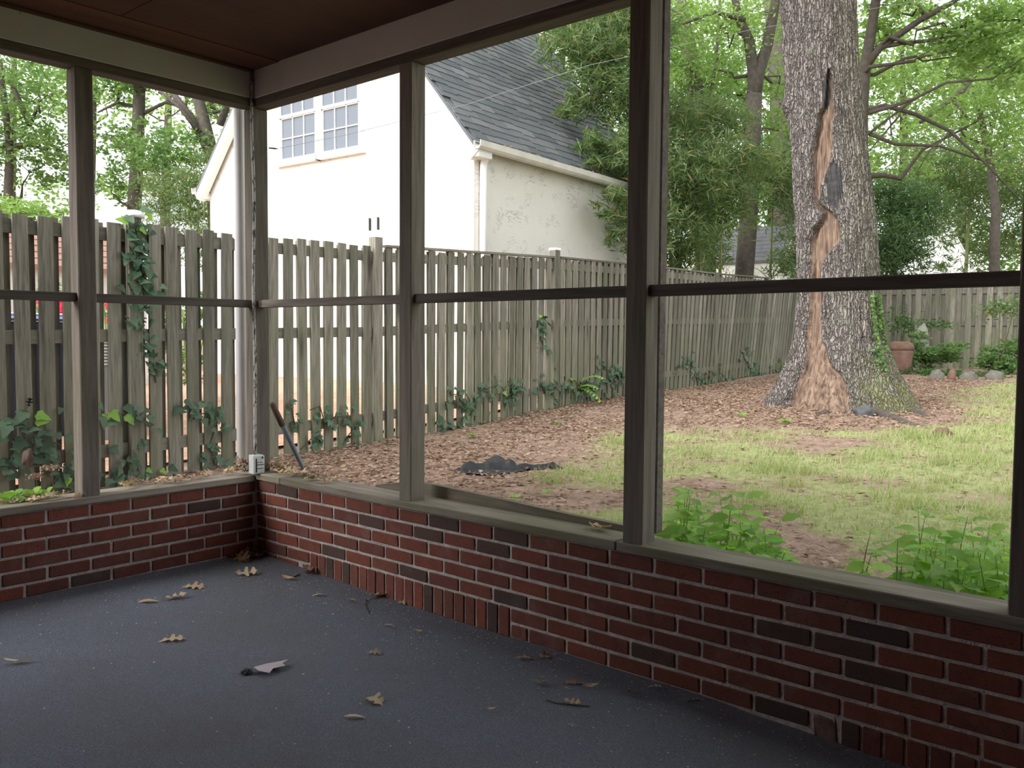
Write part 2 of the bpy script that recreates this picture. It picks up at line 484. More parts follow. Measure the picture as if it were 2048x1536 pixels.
# ---- posts, rails, headers
hz0, hz1 = 2.528, 2.575
structure(bbox('trim_5', M['rail_y'], .004, PY0, hz0, .096, .096, hz1), 'dark header rail under the painted beam on the yard side')
structure(bbox('trim_6', M['rail_x'], PX0, .004, hz0, .003, .096, hz1), 'dark header rail under the painted beam on the fence side')
structure(bbox('trim_7', M['paint_y'], -.0, PY0, hz1 + .0005, .11, .11, CEIL + .01), 'white painted beam along the top of the yard side')
structure(bbox('trim_8', M['paint_x'], PX0, .0, hz1 + .0005, -.001, .11, CEIL + .01), 'white painted knotty beam along the top of the fence side')
def post(x0, y0, x1, y1, zb_, label):
    return tag(bbox('porch_post', M['post_wood'], x0, y0, zb_, x1, y1, hz0, b=.004), label, 'post', 'porch posts')
post(0.0, 0.0, .094, .094, .468, 'dark wooden porch post in the corner behind the conduit')
post(0.0, -1.297, .092, -1.213, .468, 'wooden porch post standing where two bays of the yard side meet, nearest the corner post')
pz = post(0.0, -2.58, .092, -2.491, .468, 'dark wooden porch post beside the leafy weeds, second from the corner post')
post(0.0, -3.895, .092, -3.805, .468, 'dark wooden porch post at the end of the weedy bay')
post(0.0, -5.2, .092, -5.11, .468, 'wooden porch post against the house wall')
post(-.966, 0.0, -.881, .094, .456, 'brown wooden porch post on the fence side sill with a pale worn edge')
post(-2.26, 0.0, -2.175, .094, .456, 'wooden porch post on the fence side sill far from the corner')
o = bbox('trim_9', M['rail_y'], .0925, -2.584, .50, .142, -2.550, hz0 + .02)
structure(o, 'dark rotten screen batten fixed to the outside of the porch post')
rz0, rz1 = 1.412, 1.455
def rail(nm, x0, y0, x1, y1, mat, label):
    tag(bbox(nm, mat, x0, y0, rz0, x1, y1, rz1, b=.003), label, 'rail', 'middle rails of the porch openings')
rail('middle_rail', .022, -1.2145, .066, -.0, M['rail_y'], 'thin wooden middle rail between the corner post and the next post on the yard side')
rail('middle_rail', .022, -2.4925, .066, -1.2955, M['rail_y'], 'thin wooden middle rail across the bay looking at the black plastic sheet')
rail('middle_rail', .022, -3.807, .066, -2.5785, M['rail_y'], 'thin wooden middle rail crossing in front of the old oak trunk')
rail('middle_rail', .022, -5.112, .066, -3.8935, M['rail_y'], 'thin wooden middle rail next to the house wall')
rail('middle_rail', -.8825, .022, .0, .066, M['rail_x'], 'thin wooden middle rail on the fence side, next to the corner post')
rail('middle_rail', -2.1765, .022, -.9645, .066, M['rail_x'], 'thin wooden middle rail on the fence side, beyond the pale edged post')
# bowed bottom rail outside the sill of the second bay
mb = MB()
pp = [(.185, -.84, .452, .478), (.20, -1.0, .452, .505), (.195, -1.22, .452, .528), (.185, -1.5, .452, .522), (.178, -1.75, .452, .515), (.172, -2.1, .45, .502), (.17, -2.46, .45, .494)]
vs, fs = [], []
for x, y, z0, z1 in pp:
    vs += [(x - .014, y, z0), (x + .016, y, z0), (x + .016, y, z1), (x - .014, y, z1)]
for i in range(len(pp) - 1):
    for k in range(4):
        fs.append((i * 4 + k, i * 4 + (k + 1) % 4, i * 4 + 4 + (k + 1) % 4, i * 4 + 4 + k))
fs += [(0, 1, 2, 3), tuple(len(vs) - 4 + k for k in (3, 2, 1, 0))]
mb.add(vs, fs)
o = mb.build('edging_board', M['cap_wood'], None, (.18, -1.6, .45))
tag(o, 'warped wooden board standing on edge behind the mossy sill', 'board')

# ---- ceiling
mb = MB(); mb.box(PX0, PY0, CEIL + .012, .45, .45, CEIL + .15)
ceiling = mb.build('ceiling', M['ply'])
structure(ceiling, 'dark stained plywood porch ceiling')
SEAM = -0.26
xs_ = [PX0, -3.3, -2.08, -0.86, -0.001]
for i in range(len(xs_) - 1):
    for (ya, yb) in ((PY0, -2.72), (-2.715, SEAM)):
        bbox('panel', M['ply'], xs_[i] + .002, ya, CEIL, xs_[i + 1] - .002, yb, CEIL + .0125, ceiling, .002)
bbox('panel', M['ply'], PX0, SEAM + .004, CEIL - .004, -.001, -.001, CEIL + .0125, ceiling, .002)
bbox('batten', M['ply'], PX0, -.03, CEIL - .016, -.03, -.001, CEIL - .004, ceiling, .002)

# ---- insect screens in the lower openings of the fence side
def screenmat():
    m, nt, b = nmat('insect_screen')
    setp(nt, b, (0.34, 0.35, 0.36), 0.9, None, 0.1)
    t = nd(nt, 'ShaderNodeBsdfTransparent')
    ms = nd(nt, 'ShaderNodeMixShader', {0: 0.09, 1: t.outputs[0], 2: b.outputs[0]})
    nt.links.new(ms.outputs[0], nt.nodes['Material Output'].inputs['Surface'])
    return m
M['screen'] = screenmat()
for i, (xa, xb) in enumerate(((-2.176, -.966), (-.881, -.001))):
    mb = MB()
    mb.add([(xa, .075, .46), (xb, .075, .46), (xb, .075, rz0 + .02), (xa, .075, rz0 + .02)], [(0, 1, 2, 3)])
    o = mb.build('window_%d' % (i + 1), M['screen'])
    structure(o, ['fine insect screen in the lower opening beyond the pale edged post', 'fine insect screen in the lower opening next to the corner post'][i])

# ---- corner services: conduit, junction box, downpipe
mb = MB()
cp = [Vector((-.010, -.010, z)) + Vector((0.004 * math.sin(z * 7), 0.003 * math.cos(z * 5), 0)) for z in np.linspace(.575, 2.72, 30)]
mb.tube(cp, .0085, 8)
def conduitmat():
    m, nt, b = nmat('peeling_paint')
    v = coords(nt, (1, 1, .35), False)
    n = noi(nt, v, 70, 5, .7)
    setp(nt, b, ramp(nt, n, [(0.44, (0.07, 0.06, 0.05)), (0.5, (0.5, 0.49, 0.46))]), .7, bump(nt, n, .6, .003))
    return m
M['peel'] = conduitmat()
o = mb.build('conduit', M['peel'], None, (-.01, -.01, .575), True)
tag(o, 'thin electrical conduit with peeling white paint running up the corner post', 'pipe')
jp = onplane(524, 916, 0, -.03)
jb = thing('junction_box', 'white painted electrical box sitting on the sill in the corner', 'box', (-.012, -.03, .470))
M['white_box'] = plain('box_paint', (0.60, 0.60, 0.57), .5, .15, 20)
M['black'] = plain('black_plastic', (0.02, 0.02, 0.022), .5, .3)
bbox('body', M['white_box'], -.045, -.048, .470, .018, .006, .578, jb, .003)
cv = bbox('cover', M['white_box'], -.0490, -.052, .474, .022, -.0475, .574, jb, .0015)
mb = MB(); mb.box(-.034, -.0555, .482, -.029, -.052, .56); mb.box(-.029, -.0550, .500, .010, -.052, .5035); mb.box(-.029, -.055, .521, .018, -.052, .525); mb.box(-.029, -.0545, .535, .008, -.052, .538); mb.box(.005, -.0555, .556, .012, -.052, .568)
mb.build('switch_marks', M['black'], jb)

pt = at(477, 575, 6.05)
mb = MB()
pb = onplane(481, 575, 1, .20)
M['white_metal'] = plain('white_metal', (0.90, 0.90, 0.91), .35, .05, 8)
mb.tube([(pb.x, .20, .16), (pb.x, .20, 2.62), (pb.x, .20, 2.9)], .03, 12)
o = mb.build('downpipe', M['white_metal'], None, (pb.x, .20, .16), True)
tag(o, 'white round downpipe standing outside beside the corner post', 'pipe')

# ================================================================== GROUND
def sstep(a, b, x):
    t = min(1, max(0, (x - a) / (b - a)))
    return t * t * (3 - 2 * t)
TBX = [-5, 0, 1.43, 2.86, 4.2, 4.77, 5.24, 5.6, 6.5, 8, 10, 12.6, 14, 40]
TBY = [-1.2, -1.3, -.8, -.14, .31, .15, -.5, -1.6, -2.1, -2.0, -1.16, -1.2, -1.0, -1]
def turf(x, y):
    if x < 0.1 and y > -5.6 and x > -4.6: return 0.0
    b = float(np.interp(x, TBX, TBY))
    n1 = noise.noise((x * 0.9, y * 0.9, 3.1)); n2 = noise.noise((x * 2.9, y * 2.9, 7.7))
    t = sstep(-.35, .55, b - y + 0.5 * n1)
    t *= 0.30 + 0.70 * sstep(-.30, .35, n1 * 0.6 + n2 * 0.8 + 0.14)
    for cx, cy, rx, ry in ((1.2, -2.62, .42, .45), (1.75, -2.2, .35, .28), (1.55, -1.15, .5, .3), (4.6, -1.4, .55, .4), (2.4, -1.5, .3, .3)):
        d = ((x - cx) / rx) ** 2 + ((y - cy) / ry) ** 2
        t *= sstep(.45, 1.7, d + .6 * n2)
    return t
def grid_axis(parts):
    out = []
    for a, b, st in parts:
        n = max(1, int(round((b - a) / st)))
        out += [a + (b - a) * i / n for i in range(n)]
    return out + [parts[-1][1]]
def build_ground():
    gx = grid_axis([(-70, -10, 10), (-10, PX0 - .2, 1.0), (PX0 - .2, .14, .5), (.14, 11, .09), (11, 24, .5), (24, 110, 8)])
    gy = grid_axis([(-70, -12, 8), (-12, PY0 - .2, .8), (PY0 - .2, .14, .1), (.14, 2.4, .1), (2.4, 12, .6), (12, 90, 8)])
    n = len(gx)
    vs, tf = [], []
    for y in gy:
        for x in gx:
            z = gz(x, y)
            inyard = 0 < x < 12 and -6 < y < 2.4
            if inyard:
                z += .018 * noise.noise((x * 1.3, y * 1.3, 0)) + .008 * noise.noise((x * 5, y * 5, 2))
            vs.append((x, y, z)); tf.append(turf(x, y) if -6 < y < 3 and x < 30 else (0.8 if y < -5 else .15))
    fs = []
    for j in range(len(gy) - 1):
        for i in range(n - 1):
            xm, ym = (gx[i] + gx[i + 1]) / 2, (gy[j] + gy[j + 1]) / 2
            if PX0 - .2 < xm < .14 and PY0 - .2 < ym < .14: continue
            fs.append((j * n + i, j * n + i + 1, (j + 1) * n + i + 1, (j + 1) * n + i))
    mb = MB(); mb.v = vs; mb.f = fs
    o = mb.build('ground', M['soil'], None, None, True)
    at_ = o.data.attributes.new('turf', 'FLOAT', 'POINT')
    at_.data.foreach_set('value', tf)
    structure(o, 'back yard ground of bare reddish soil and patchy turf')
build_ground()

def np_mesh(name, verts, faces_n, nv):
    """verts (N*nv,3), each consecutive nv verts form the polygons given in faces_n (list of index tuples)"""
    n = len(verts) // nv
    me = bpy.data.meshes.new(name)
    me.vertices.add(len(verts))
    me.vertices.foreach_set('co', np.asarray(verts, np.float32).ravel())
    tot = sum(len(f) for f in faces_n)
    base = np.arange(n)[:, None] * nv
    loops = np.concatenate([base + np.array(f)[None, :] for f in faces_n], axis=1).ravel()
    lt = np.tile([len(f) for f in faces_n], n)
    ls = np.concatenate([[0], np.cumsum(lt)[:-1]])
    me.loops.add(len(loops)); me.loops.foreach_set('vertex_index', loops.astype(np.int32))
    me.polygons.add(len(lt)); me.polygons.foreach_set('loop_start', ls.astype(np.int32)); me.polygons.foreach_set('loop_total', lt.astype(np.int32))
    me.update(calc_edges=True)
    return me

def build_grass():
    vs = []
    cnt = 0
    r = random.Random(3)
    while cnt < 60000:
        x = .3 + 12 * r.random() ** 1.25; y = r.uniform(-6.3, .7)
        t = turf(x, y)
        if r.random() > t * (1.0 if x < 7 else .8): continue
        k = r.randint(1, 3)
        big = 1.0 + 1.3 * sstep(.15, .5, noise.noise((x * 1.7, y * 1.7, 5)))
        for _ in range(k):
            bx, by = x + r.gauss(0, .02), y + r.gauss(0, .02)
            z = gz(bx, by) - .008 + .018 * noise.noise((bx * 1.3, by * 1.3, 0))
            h = r.uniform(.018, .05) * big; w = r.uniform(.0018, .004) * (1 + x * .12)
            a = r.uniform(0, 6.283); l = r.uniform(.2, 1.3) * h
            ca, sa = math.cos(a), math.sin(a)
            vs += [(bx - sa * w, by + ca * w, z), (bx + sa * w, by - ca * w, z), (bx + ca * l, by + sa * l, z + h)]
            cnt += 1
    for _ in range(150):
        x = .5 + 7 * r.random() ** 1.2; y = r.uniform(-5, .3)
        if turf(x, y) < .12 or r.random() > .25 + turf(x, y): continue
        rad = r.uniform(.04, .14)
        for _ in range(int(60 + 900 * rad)):
            bx, by = x + r.gauss(0, rad), y + r.gauss(0, rad)
            z = gz(bx, by) - .008 + .018 * noise.noise((bx * 1.3, by * 1.3, 0))
            h = r.uniform(.04, .10); w = r.uniform(.0018, .0038); a = r.uniform(0, 6.283); l = r.uniform(.2, .9) * h
            ca, sa = math.cos(a), math.sin(a)
            vs += [(bx - sa * w, by + ca * w, z), (bx + sa * w, by - ca * w, z), (bx + ca * l, by + sa * l, z + h)]
    me = np_mesh('grass', vs, [(0, 1, 2)], 3)
    tag(link('grass', me, M['grass']), 'short patchy yellow green grass growing on the yard', 'grass', kind='stuff')
build_grass()

def build_litter():
    r = random.Random(5)
    vs = []
    cnt = 0
    while cnt < 26000:
        x = .2 + 13 * r.random() ** 1.15; y = r.uniform(-4.2, 2.4)
        if y > fence_y(x) - .05 + .2: continue
        t = turf(x, y)
        b = float(np.interp(x, TBX, TBY))
        d = (1 - t) * (0.25 + .75 * sstep(-.5, .9, y - b)) * (.15 + .85 * sstep(-.5, .4, noise.noise((x * .8, y * .8, 9)) + .25))
        if r.random() > d + .03: continue
        z = gz(x, y) + .018 * noise.noise((x * 1.3, y * 1.3, 0)) + r.uniform(.0, .018)
        a = r.uniform(0, 6.283); L = r.uniform(.012, .034); W = L * r.uniform(.3, .6)
        ca, sa = math.cos(a), math.sin(a)
        t1, t2, t3, t4 = [r.uniform(-.002, .016) for _ in range(4)]
        vs += [(x + ca * L, y + sa * L, z + t1), (x - sa * W, y + ca * W, z + t2), (x - ca * L, y - sa * L, z + t3), (x + sa * W, y - ca * W, z + t4)]
        cnt += 1
    me = np_mesh('leaf_litter', vs, [(0, 1, 2), (0, 2, 3)], 4)
    tag(link('leaf_litter', me, M['dead_leaf']), 'brown fallen leaves littering the soil along the fence and oak', 'leaves', kind='stuff')
build_litter()

# ================================================================== FENCES
picket_me = []
for k in range(4):
    me = bevel_box_mesh('picket', .095, .017, 1.83, .002, 1, .0012, k)
    me.materials.append(M['fence'])
    picket_me.append(me)
def fence_run():
    root = thing('picket_fence', 'long weathered wooden fence of upright pickets running past the garage', 'fence', (-2.3, fence_y(-2.3), gz(-2.3, 1.4)))
    b0 = BASE[root.name]
    ang = math.atan(.09)
    n = int(19.8 / .15)
    for i in range(n):
        x = -2.3 + i * .15 + rnd.uniform(-.006, .006)
        zb_ = float(np.interp(x, FZX, FZZ))
        lean = math.radians(0.4 * rnd.uniform(-1, 1) + 15 * sstep(6.5, 13, x) * (1 if x < 14.5 else .8))
        y = fence_y(x)
        rz_ = ang + rnd.uniform(-.01, .01)
        z = zb_ + .915 + rnd.uniform(-.012, .012) - .02
        link('picket', rnd.choice(picket_me), None, root, Vector((x + .9 * math.sin(lean) * .3, y - .027, z)) - b0, (rnd.uniform(-.006, .006), lean, rz_))
        off = .056 if x < .95 else (.022 if x < 5.2 else .075)
        if x > 5.2 or x < .95 or i % 5:
            link('picket', rnd.choice(picket_me), None, root, Vector((x + off + .9 * math.sin(lean) * .3, fence_y(x + off) + (.027 if x < 5.2 else .05), z + rnd.uniform(-.02, .01))) - b0,
                 (rnd.uniform(-.006, .006), lean, ang + rnd.uniform(-.01, .01)), (.8 if .95 < x < 5.2 else 1, 1, 1))
    # rails
    for h in (.24, 1.03, 1.72):
        xs = [-2.3, .1, 2.48, 5.5, 8.0, 10.4, 12.9, 17.4]
        for a, b in zip(xs[:-1], xs[1:]):
            mb = MB()
            pa = Vector((a, fence_y(a), np.interp(a, FZX, FZZ) + h)); pb_ = Vector((b, fence_y(b), np.interp(b, FZX, FZZ) + h))
            d = pb_ - pa
            mb.obox((pa + pb_) / 2, d / 2, Vector((-d.y, d.x, 0)).normalized() * (.018 if b < 5.6 else .03) + Vector((0, 0 if b < 5.6 else .0, 0)), Vector((0, 0, .044)))
            mb.build('rail', M['fence_x'], root)
    # thin top strip of the far sections
    for a, b in ((2.6, 5.45), (5.6, 8.0), (8.0, 10.4), (10.4, 12.9)):
        mb = MB()
        pa = Vector((a, fence_y(a), np.interp(a, FZX, FZZ) + 1.822)); pb_ = Vector((b, fence_y(b), np.interp(b, FZX, FZZ) + 1.822))
        d = pb_ - pa
        mb.obox((pa + pb_) / 2, d / 2, Vector((-d.y, d.x, 0)).normalized() * .042, Vector((0, 0, .011)))
        mb.build('top_strip', M['fence_x'], root)
    for x, h, cap in ((-2.3, 1.86, 0), (.1, 1.845, 1), (2.48, 1.895, 0), (5.5, 1.90, 2), (8.0, 1.85, 0), (10.4, 1.84, 0), (12.9, 1.84, 0)):
        zb_ = float(np.interp(x, FZX, FZZ)) - .05
        p = bbox('post', M['fence'], x - .047, fence_y(x) - .062, zb_, x + .047, fence_y(x) + .032, zb_ + h + .05, root, .004)
        p['label'] = 'square fence post'
        if cap == 1:
            mb = MB()
            c = Vector((x + .01, fence_y(x) - .015, zb_ + h + .05))
            rings = [(0.0, .075), (.02, .08), (.035, .072), (.05, .05), (.058, .0)]
            vs, fs = [], []
            for zz, rr in rings:
                for k in range(16):
                    t = k * math.pi / 8
                    vs.append((c.x + rr * math.cos(t), c.y + rr * math.sin(t), c.z + zz))
            for i in range(len(rings) - 1):
                for k in range(16):
                    fs.append((i * 16 + k, i * 16 + (k + 1) % 16, i * 16 + 16 + (k + 1) % 16, i * 16 + 16 + k))
            fs.append(tuple(range(16))[::-1])
            mb.add(vs, fs)
            mb.build('post_cap', M['white_metal'], root, smooth=True)['label'] = 'round white post cap'
        if cap == 2:
            q = bbox('post_cap', M['white_metal'], x - .055, fence_y(x) - .07, zb_ + h + .05, x + .055, fence_y(x) + .04, zb_ + h + .08, root, .006)
            q['label'] = 'flat pale post cap'
fence_run()

def back_fence():
    A, B = Vector((17.6, 3.2, 0)), Vector((19.9, -6.5, 0))
    d = (B - A).normalized(); L = (B - A).length
    root = thing('picket_fence', 'weathered wooden picket fence across the far end of the yard', 'fence', (A.x, A.y, .6))
    b0 = BASE[root.name]
    nrm = Vector((-d.y, d.x, 0))
    if nrm.x > 0: nrm = -nrm
    rz = math.atan2(d.y, d.x)
    n = int(L / .2)
    bme = []
    for me in picket_me:
        q = me.copy(); q.materials.clear(); q.materials.append(M['fence']); bme.append(q)
    for i in range(n):
        c = A + d * (i + .5) * .2
        z = .62 + .915 + rnd.uniform(-.02, .02)
        link('picket', bme[i % 4], None, root, Vector((c.x, c.y, z)) + nrm * .03 - b0, (0, rnd.uniform(-.01, .01), rz), (1.25, 1, 1))
        c2 = c + d * .1
        link('picket', bme[(i + 1) % 4], None, root, Vector((c2.x, c2.y, z)) - nrm * .03 - b0, (0, 0, rz), (1.25, 1, 1))
    for h in (.3, 1.0, 1.7):
        mb = MB(); c = (A + B) / 2
        mb.obox((c.x, c.y, .62 + h), d * L / 2, nrm * .019, Vector((0, 0, .045)))
        mb.build('rail', M['fence_x'], root)
    for s in (0.05, 2.4, 4.8, 7.2, 9.6):
        c = A + d * s
        bbox('post', M['fence'], c.x - .05, c.y - .05, .55, c.x + .05, c.y + .05, 2.5, root)
back_fence()

# ================================================================== GARAGE
ga = math.radians(3.66)
H1 = Vector((math.cos(ga), math.sin(ga), 0)); H2 = Vector((-math.sin(ga), math.cos(ga), 0))
GK = Vector((5.15, 3.15, 0))
def G(s, w, z):
    return GK + H1 * s + H2 * w + Vector((0, 0, z))
def stucco(name, col):
    m, nt, b = nmat(name)
    v = coords(nt, rnd_off=False)
    w = noi(nt, nd(nt, 'ShaderNodeVectorMath', {0: v, 1: (3.2, 3.2, 5.5)}, operation='MULTIPLY').outputs[0], 1.6, 3, .5, 2.2)
    ridge = nd(nt, 'ShaderNodeMath', {0: ramp(nt, w, [(0.47, 0.0), (0.505, 1.0), (0.512, 0.0)]), 1: ramp(nt, noi(nt, v, 3.5, 2), [(.5, 0.0), (.62, 1.0)])}, operation='MULTIPLY').outputs[0]
    fine = noi(nt, v, 60, 3)
    h = nd(nt, 'ShaderNodeMath', {0: ridge, 1: nd(nt, 'ShaderNodeMath', {0: fine, 1: .25}, operation='MULTIPLY').outputs[0]}, operation='ADD')
    c = mix(nt, ramp(nt, noi(nt, v, 2.0, 4), [(.4, 0.0), (.8, .35)]), col, [x * .86 for x in col])
    setp(nt, b, c, .9, bump(nt, h.outputs[0], .7, .022), .2)
    return m
M['stucco'] = stucco('cream_stucco', (0.80, 0.775, 0.71))
M['trim_white'] = plain('white_trim', (0.82, 0.82, 0.80), .5, .06)
M['gutter'] = plain('gutter_metal', (0.62, 0.60, 0.54), .45, .12, 5)
def shinglemat():
    m, nt, b = nmat('slate_grey_shingle')
    oi = nd(nt, 'ShaderNodeObjectInfo'); g = nd(nt, 'ShaderNodeNewGeometry')
    s = nd(nt, 'ShaderNodeMath', {0: g.outputs['Random Per Island'], 1: oi.outputs['Random']}, operation='ADD')
    fr = nd(nt, 'ShaderNodeMath', {0: s.outputs[0]}, operation='FRACT')
    col = ramp(nt, fr.outputs[0], [(0, (0.075, 0.082, 0.09)), (.5, (0.11, 0.118, 0.126)), (1, (0.155, 0.16, 0.165))])
    v = coords(nt)
    col = mix(nt, ramp(nt, noi(nt, v, 180, 2), [(.4, 0.0), (.7, .4)]), col, (0.22, 0.23, 0.24))
    setp(nt, b, col, .9, bump(nt, noi(nt, v, 200, 2), .5, .003), .2)
    return m
M['shingle'] = shinglemat()
def glassmat():
    m, nt, b = nmat('window_glass')
    setp(nt, b, (0.15, 0.17, 0.20), .08, None, .5)
    return m
M['glass'] = glassmat()

def garage():
    W, L = 5.55, 4.6
    EZ, SL = 3.60, 1.2                       # eave height at the roof edge, slope
    wm = W / 2
    zr = EZ + SL * (wm + .14)
    gt = thing('garage', 'white stucco garage with steep grey shingle roof behind the fence', 'building', GK + Vector((0, 0, .4)))
    wz = EZ + SL * .14 - .02
    mb = MB()
    pro = [(0, .2), (W, .2), (W, wz), (wm, wz + SL * wm), (0, wz)]
    vs = [G(0, w, z) for w, z in pro] + [G(.25, w, z) for w, z in pro]
    fs = [(4, 3, 2, 1, 0), (5, 6, 7, 8, 9)] + [(i, (i + 1) % 5, (i + 1) % 5 + 5, i + 5) for i in range(5)]
    mb.add(vs, fs); mb.build('gable_wall', M['stucco'], gt)
    for nm, w0, w1 in (('side_wall', 0.0, .25), ('far_wall', W - .25, W)):
        mb = MB(); c = G(L / 2 + .125, (w0 + w1) / 2, (.2 + wz) / 2)
        mb.obox(c, H1 * (L / 2 - .125), H2 * .125, Vector((0, 0, (wz - .2) / 2)))
        mb.build(nm, M['stucco'], gt)
    mb = MB()
    vs = [G(L, w, z) for w, z in pro] + [G(L + .2, w, z) for w, z in pro]
    mb.add(vs, fs); mb.build('back_wall', M['stucco'], gt)
    # roof decks
    for nm, sgn in (('roof', 1), ('roof', -1)):
        mb = MB()
        e0 = (-.14, EZ) if sgn == 1 else (W + .14, EZ)
        vs = []
        for s in (-.16, L + .3):
            for (w, z) in (e0, (wm, zr)):
                vs += [G(s, w, z - .05), G(s, w, z)]
        mb.add(vs, [(0, 1, 3, 2), (4, 6, 7, 5), (0, 4, 5, 1), (2, 3, 7, 6), (1, 5, 7, 3), (0, 2, 6, 4)])
        mb.build(nm, M['shingle'], gt)
    # shingles on the slope that faces the yard
    up = (H2 + Vector((0, 0, SL))).normalized()
    nrm = H1.cross(up).normalized()
    if nrm.z < 0: nrm = -nrm
    slen = (wm + .14) * math.sqrt(1 + SL * SL)
    ex, tw = .142, .30
    sh_me = []
    for k, lg in enumerate((.0, .018, -.016)):
        me = bevel_box_mesh('shingle', tw - .006, ex + .05 + lg, .012, .002)
        me.materials.append(M['shingle']); sh_me.append((me, lg))
    R = Matrix((H1, up, nrm)).transposed()
    Rt = R @ Matrix.Rotation(math.radians(-3.2), 3, 'X')
    eul = Rt.to_euler()
    allsh = []
    for i in range(int(slen / ex)):
        for j in range(int((L + .4) / tw) + 1):
            s = -.16 + (j + .5 * (i % 2) + .25 * ((i * 7) % 3)) * tw
            if s < -.16 + tw * .5 - .02: s = -.16 + tw * .5
            if s > L + .2: continue
            c = G(s, -.14, EZ) + up * (i * ex + .07) + nrm * .012
            px, py, dz = pxof(c)
            allsh.append((dz if (840 < px < 1300 and py > -20) else dz + 30, i, j, c))
    allsh.sort(key=lambda a: a[0])
    b0 = BASE[gt.name]
    for q, (dz, i, j, c) in enumerate(allsh[:300]):
        me, lg = sh_me[rnd.randint(0, 2)]
        link('shingle', me, None, gt, c - up * lg * .5 - b0, eul)
    mb = MB()
    for dz, i, j, c in allsh[300:]:
        lg = rnd.choice((0, .018, -.016))
        mb.obox(c - up * lg * .5, Rt @ Vector(((tw - .006) / 2, 0, 0)), Rt @ Vector((0, (ex + .05 + lg) / 2, 0)), Rt @ Vector((0, 0, .006)))
    tag(mb.build('shingles', M['shingle'], gt), kind='stuff')
    # rake boards, gutters, downspout, soffit return
    for sgn in (1, -1):
        mb = MB()
        w0 = -.13 if sgn == 1 else W + .13
        a = G(-.10, w0, EZ - .13); b = G(-.10, wm, zr - .13)
        mb.obox((a + b) / 2, (b - a) / 2, H1 * .055, (H1.cross(b - a)).normalized() * .085)
        mb.build('rake_board', M['trim_white'], gt)
        mb = MB()
        ww = -.19 if sgn == 1 else W + .19
        prof = [(-.06, .05), (-.055, -.02), (-.03, -.05), (.05, -.05), (.05, .05), (.04, .05), (.04, -.04), (-.02, -.04), (-.045, -.01), (-.05, .05)]
        vs = []
        for s in (-.18, L + .2):
            vs += [G(s, ww + a * sgn, EZ - .02 + zz) for a, zz in prof]
        n = len(prof)
        fs = [(k, (k + 1) % n, (k + 1) % n + n, k + n) for k in range(n)] + [tuple(range(n)), tuple(range(n, 2 * n))[::-1]]
        mb.add(vs, fs); mb.build('gutter', M['gutter'], gt)
        mb = MB()
        mb.obox(G(.0, (-.09 if sgn == 1 else W + .09), EZ - .1), H1 * .13, H2 * .09, Vector((0, 0, .05)))
        mb.build('eave_return', M['trim_white'], gt)
    mb = MB()
    mb.tube([G(.12, -.13, EZ - .05), G(.12, -.10, EZ - .12), G(.12, -.06, EZ - .16), G(.12, -.052, EZ - .22), G(.12, -.052, .42)], .046, 10)
    mb.build('downspout', M['white_metal'], gt, smooth=True)
    # leaves stuck along the gutter
    vs = []
    for k in range(260):
        s = rnd.uniform(.2, 4.2); c = G(s, -.17 + rnd.uniform(-.05, .07), EZ + .035 + rnd.uniform(0, .03))
        a = rnd.uniform(0, 6.28); l = rnd.uniform(.015, .035)
        d1 = Vector((math.cos(a), math.sin(a), rnd.uniform(-.4, .4))) * l; d2 = Vector((-math.sin(a), math.cos(a), rnd.uniform(-.4, .4))) * l * .5
        vs += [c + d1, c + d2, c - d1, c - d2]
    me = np_mesh('gutter_leaves', [tuple(Vector(v) - b0) for v in vs], [(0, 1, 2, 3)], 4)
    tag(link('gutter_leaves', me, M['tan_leaf'], gt), kind='stuff')
    # windows
    for w0, w1 in ((2.91, 3.71), (2.01, 2.79)):
        z0, zm, z1 = 3.85, 4.46, 5.14
        mb = MB()
        def bar(wa, wb, za, zb2, s0=-.05, s1=0.0):
            mb.obox(G((s0 + s1) / 2, (wa + wb) / 2, (za + zb2) / 2), H1 * (s1 - s0) / 2, H2 * (wb - wa) / 2, Vector((0, 0, (zb2 - za) / 2)))
        bar(w0 - .045, w0, z0 - .06, z1 + .06); bar(w1, w1 + .045, z0 - .06, z1 + .06); bar(w0 - .06, w1 + .06, z1, z1 + .07)
        bar(w0 - .09, w1 + .09, z0 - .09, z0 - .02, -.09, 0.0)
        win = mb.build('window', M['trim_white'], gt)
        for (za, zb2, so) in ((z0 - .02, zm + .02, .0), (zm, z1, -.018)):
            mb = MB()
            def sb(wa, wb, zc, zd): mb.obox(G(-.022 + so, (wa + wb) / 2, (zc + zd) / 2), H1 * .012, H2 * (wb - wa) / 2, Vector((0, 0, (zd - zc) / 2)))
            sb(w0, w0 + .03, za, zb2); sb(w1 - .03, w1, za, zb2); sb(w0, w1, za, za + .04); sb(w0, w1, zb2 - .035, zb2)
            gw = (w1 - w0 - .06) / 3; gh = (zb2 - za - .075) / 2
            for k in (1, 2): sb(w0 + .03 + gw * k - .007, w0 + .03 + gw * k + .007, za, zb2)
            sb(w0, w1, za + .04 + gh - .007, za + .04 + gh + .007)
            mb.build('sash', M['trim_white'], win)
            for a in range(3):
                for b in range(2):
                    m2 = MB()
                    m2.obox(G(-.012 + so, w0 + .03 + gw * (a + .5), za + .04 + gh * (b + .5)), H1 * .003, H2 * gw / 2, Vector((0, 0, gh / 2)))
                    m2.build('pane', M['glass'], win)
    # small wall hooks and cable clips on the gable
    for w in (1.83, 1.67):
        mb = MB(); mb.obox(G(-.02, w, 2.78), H1 * .012, H2 * .010, Vector((0, 0, .085))); mb.build('wall_hook', M['black'], gt)
garage()

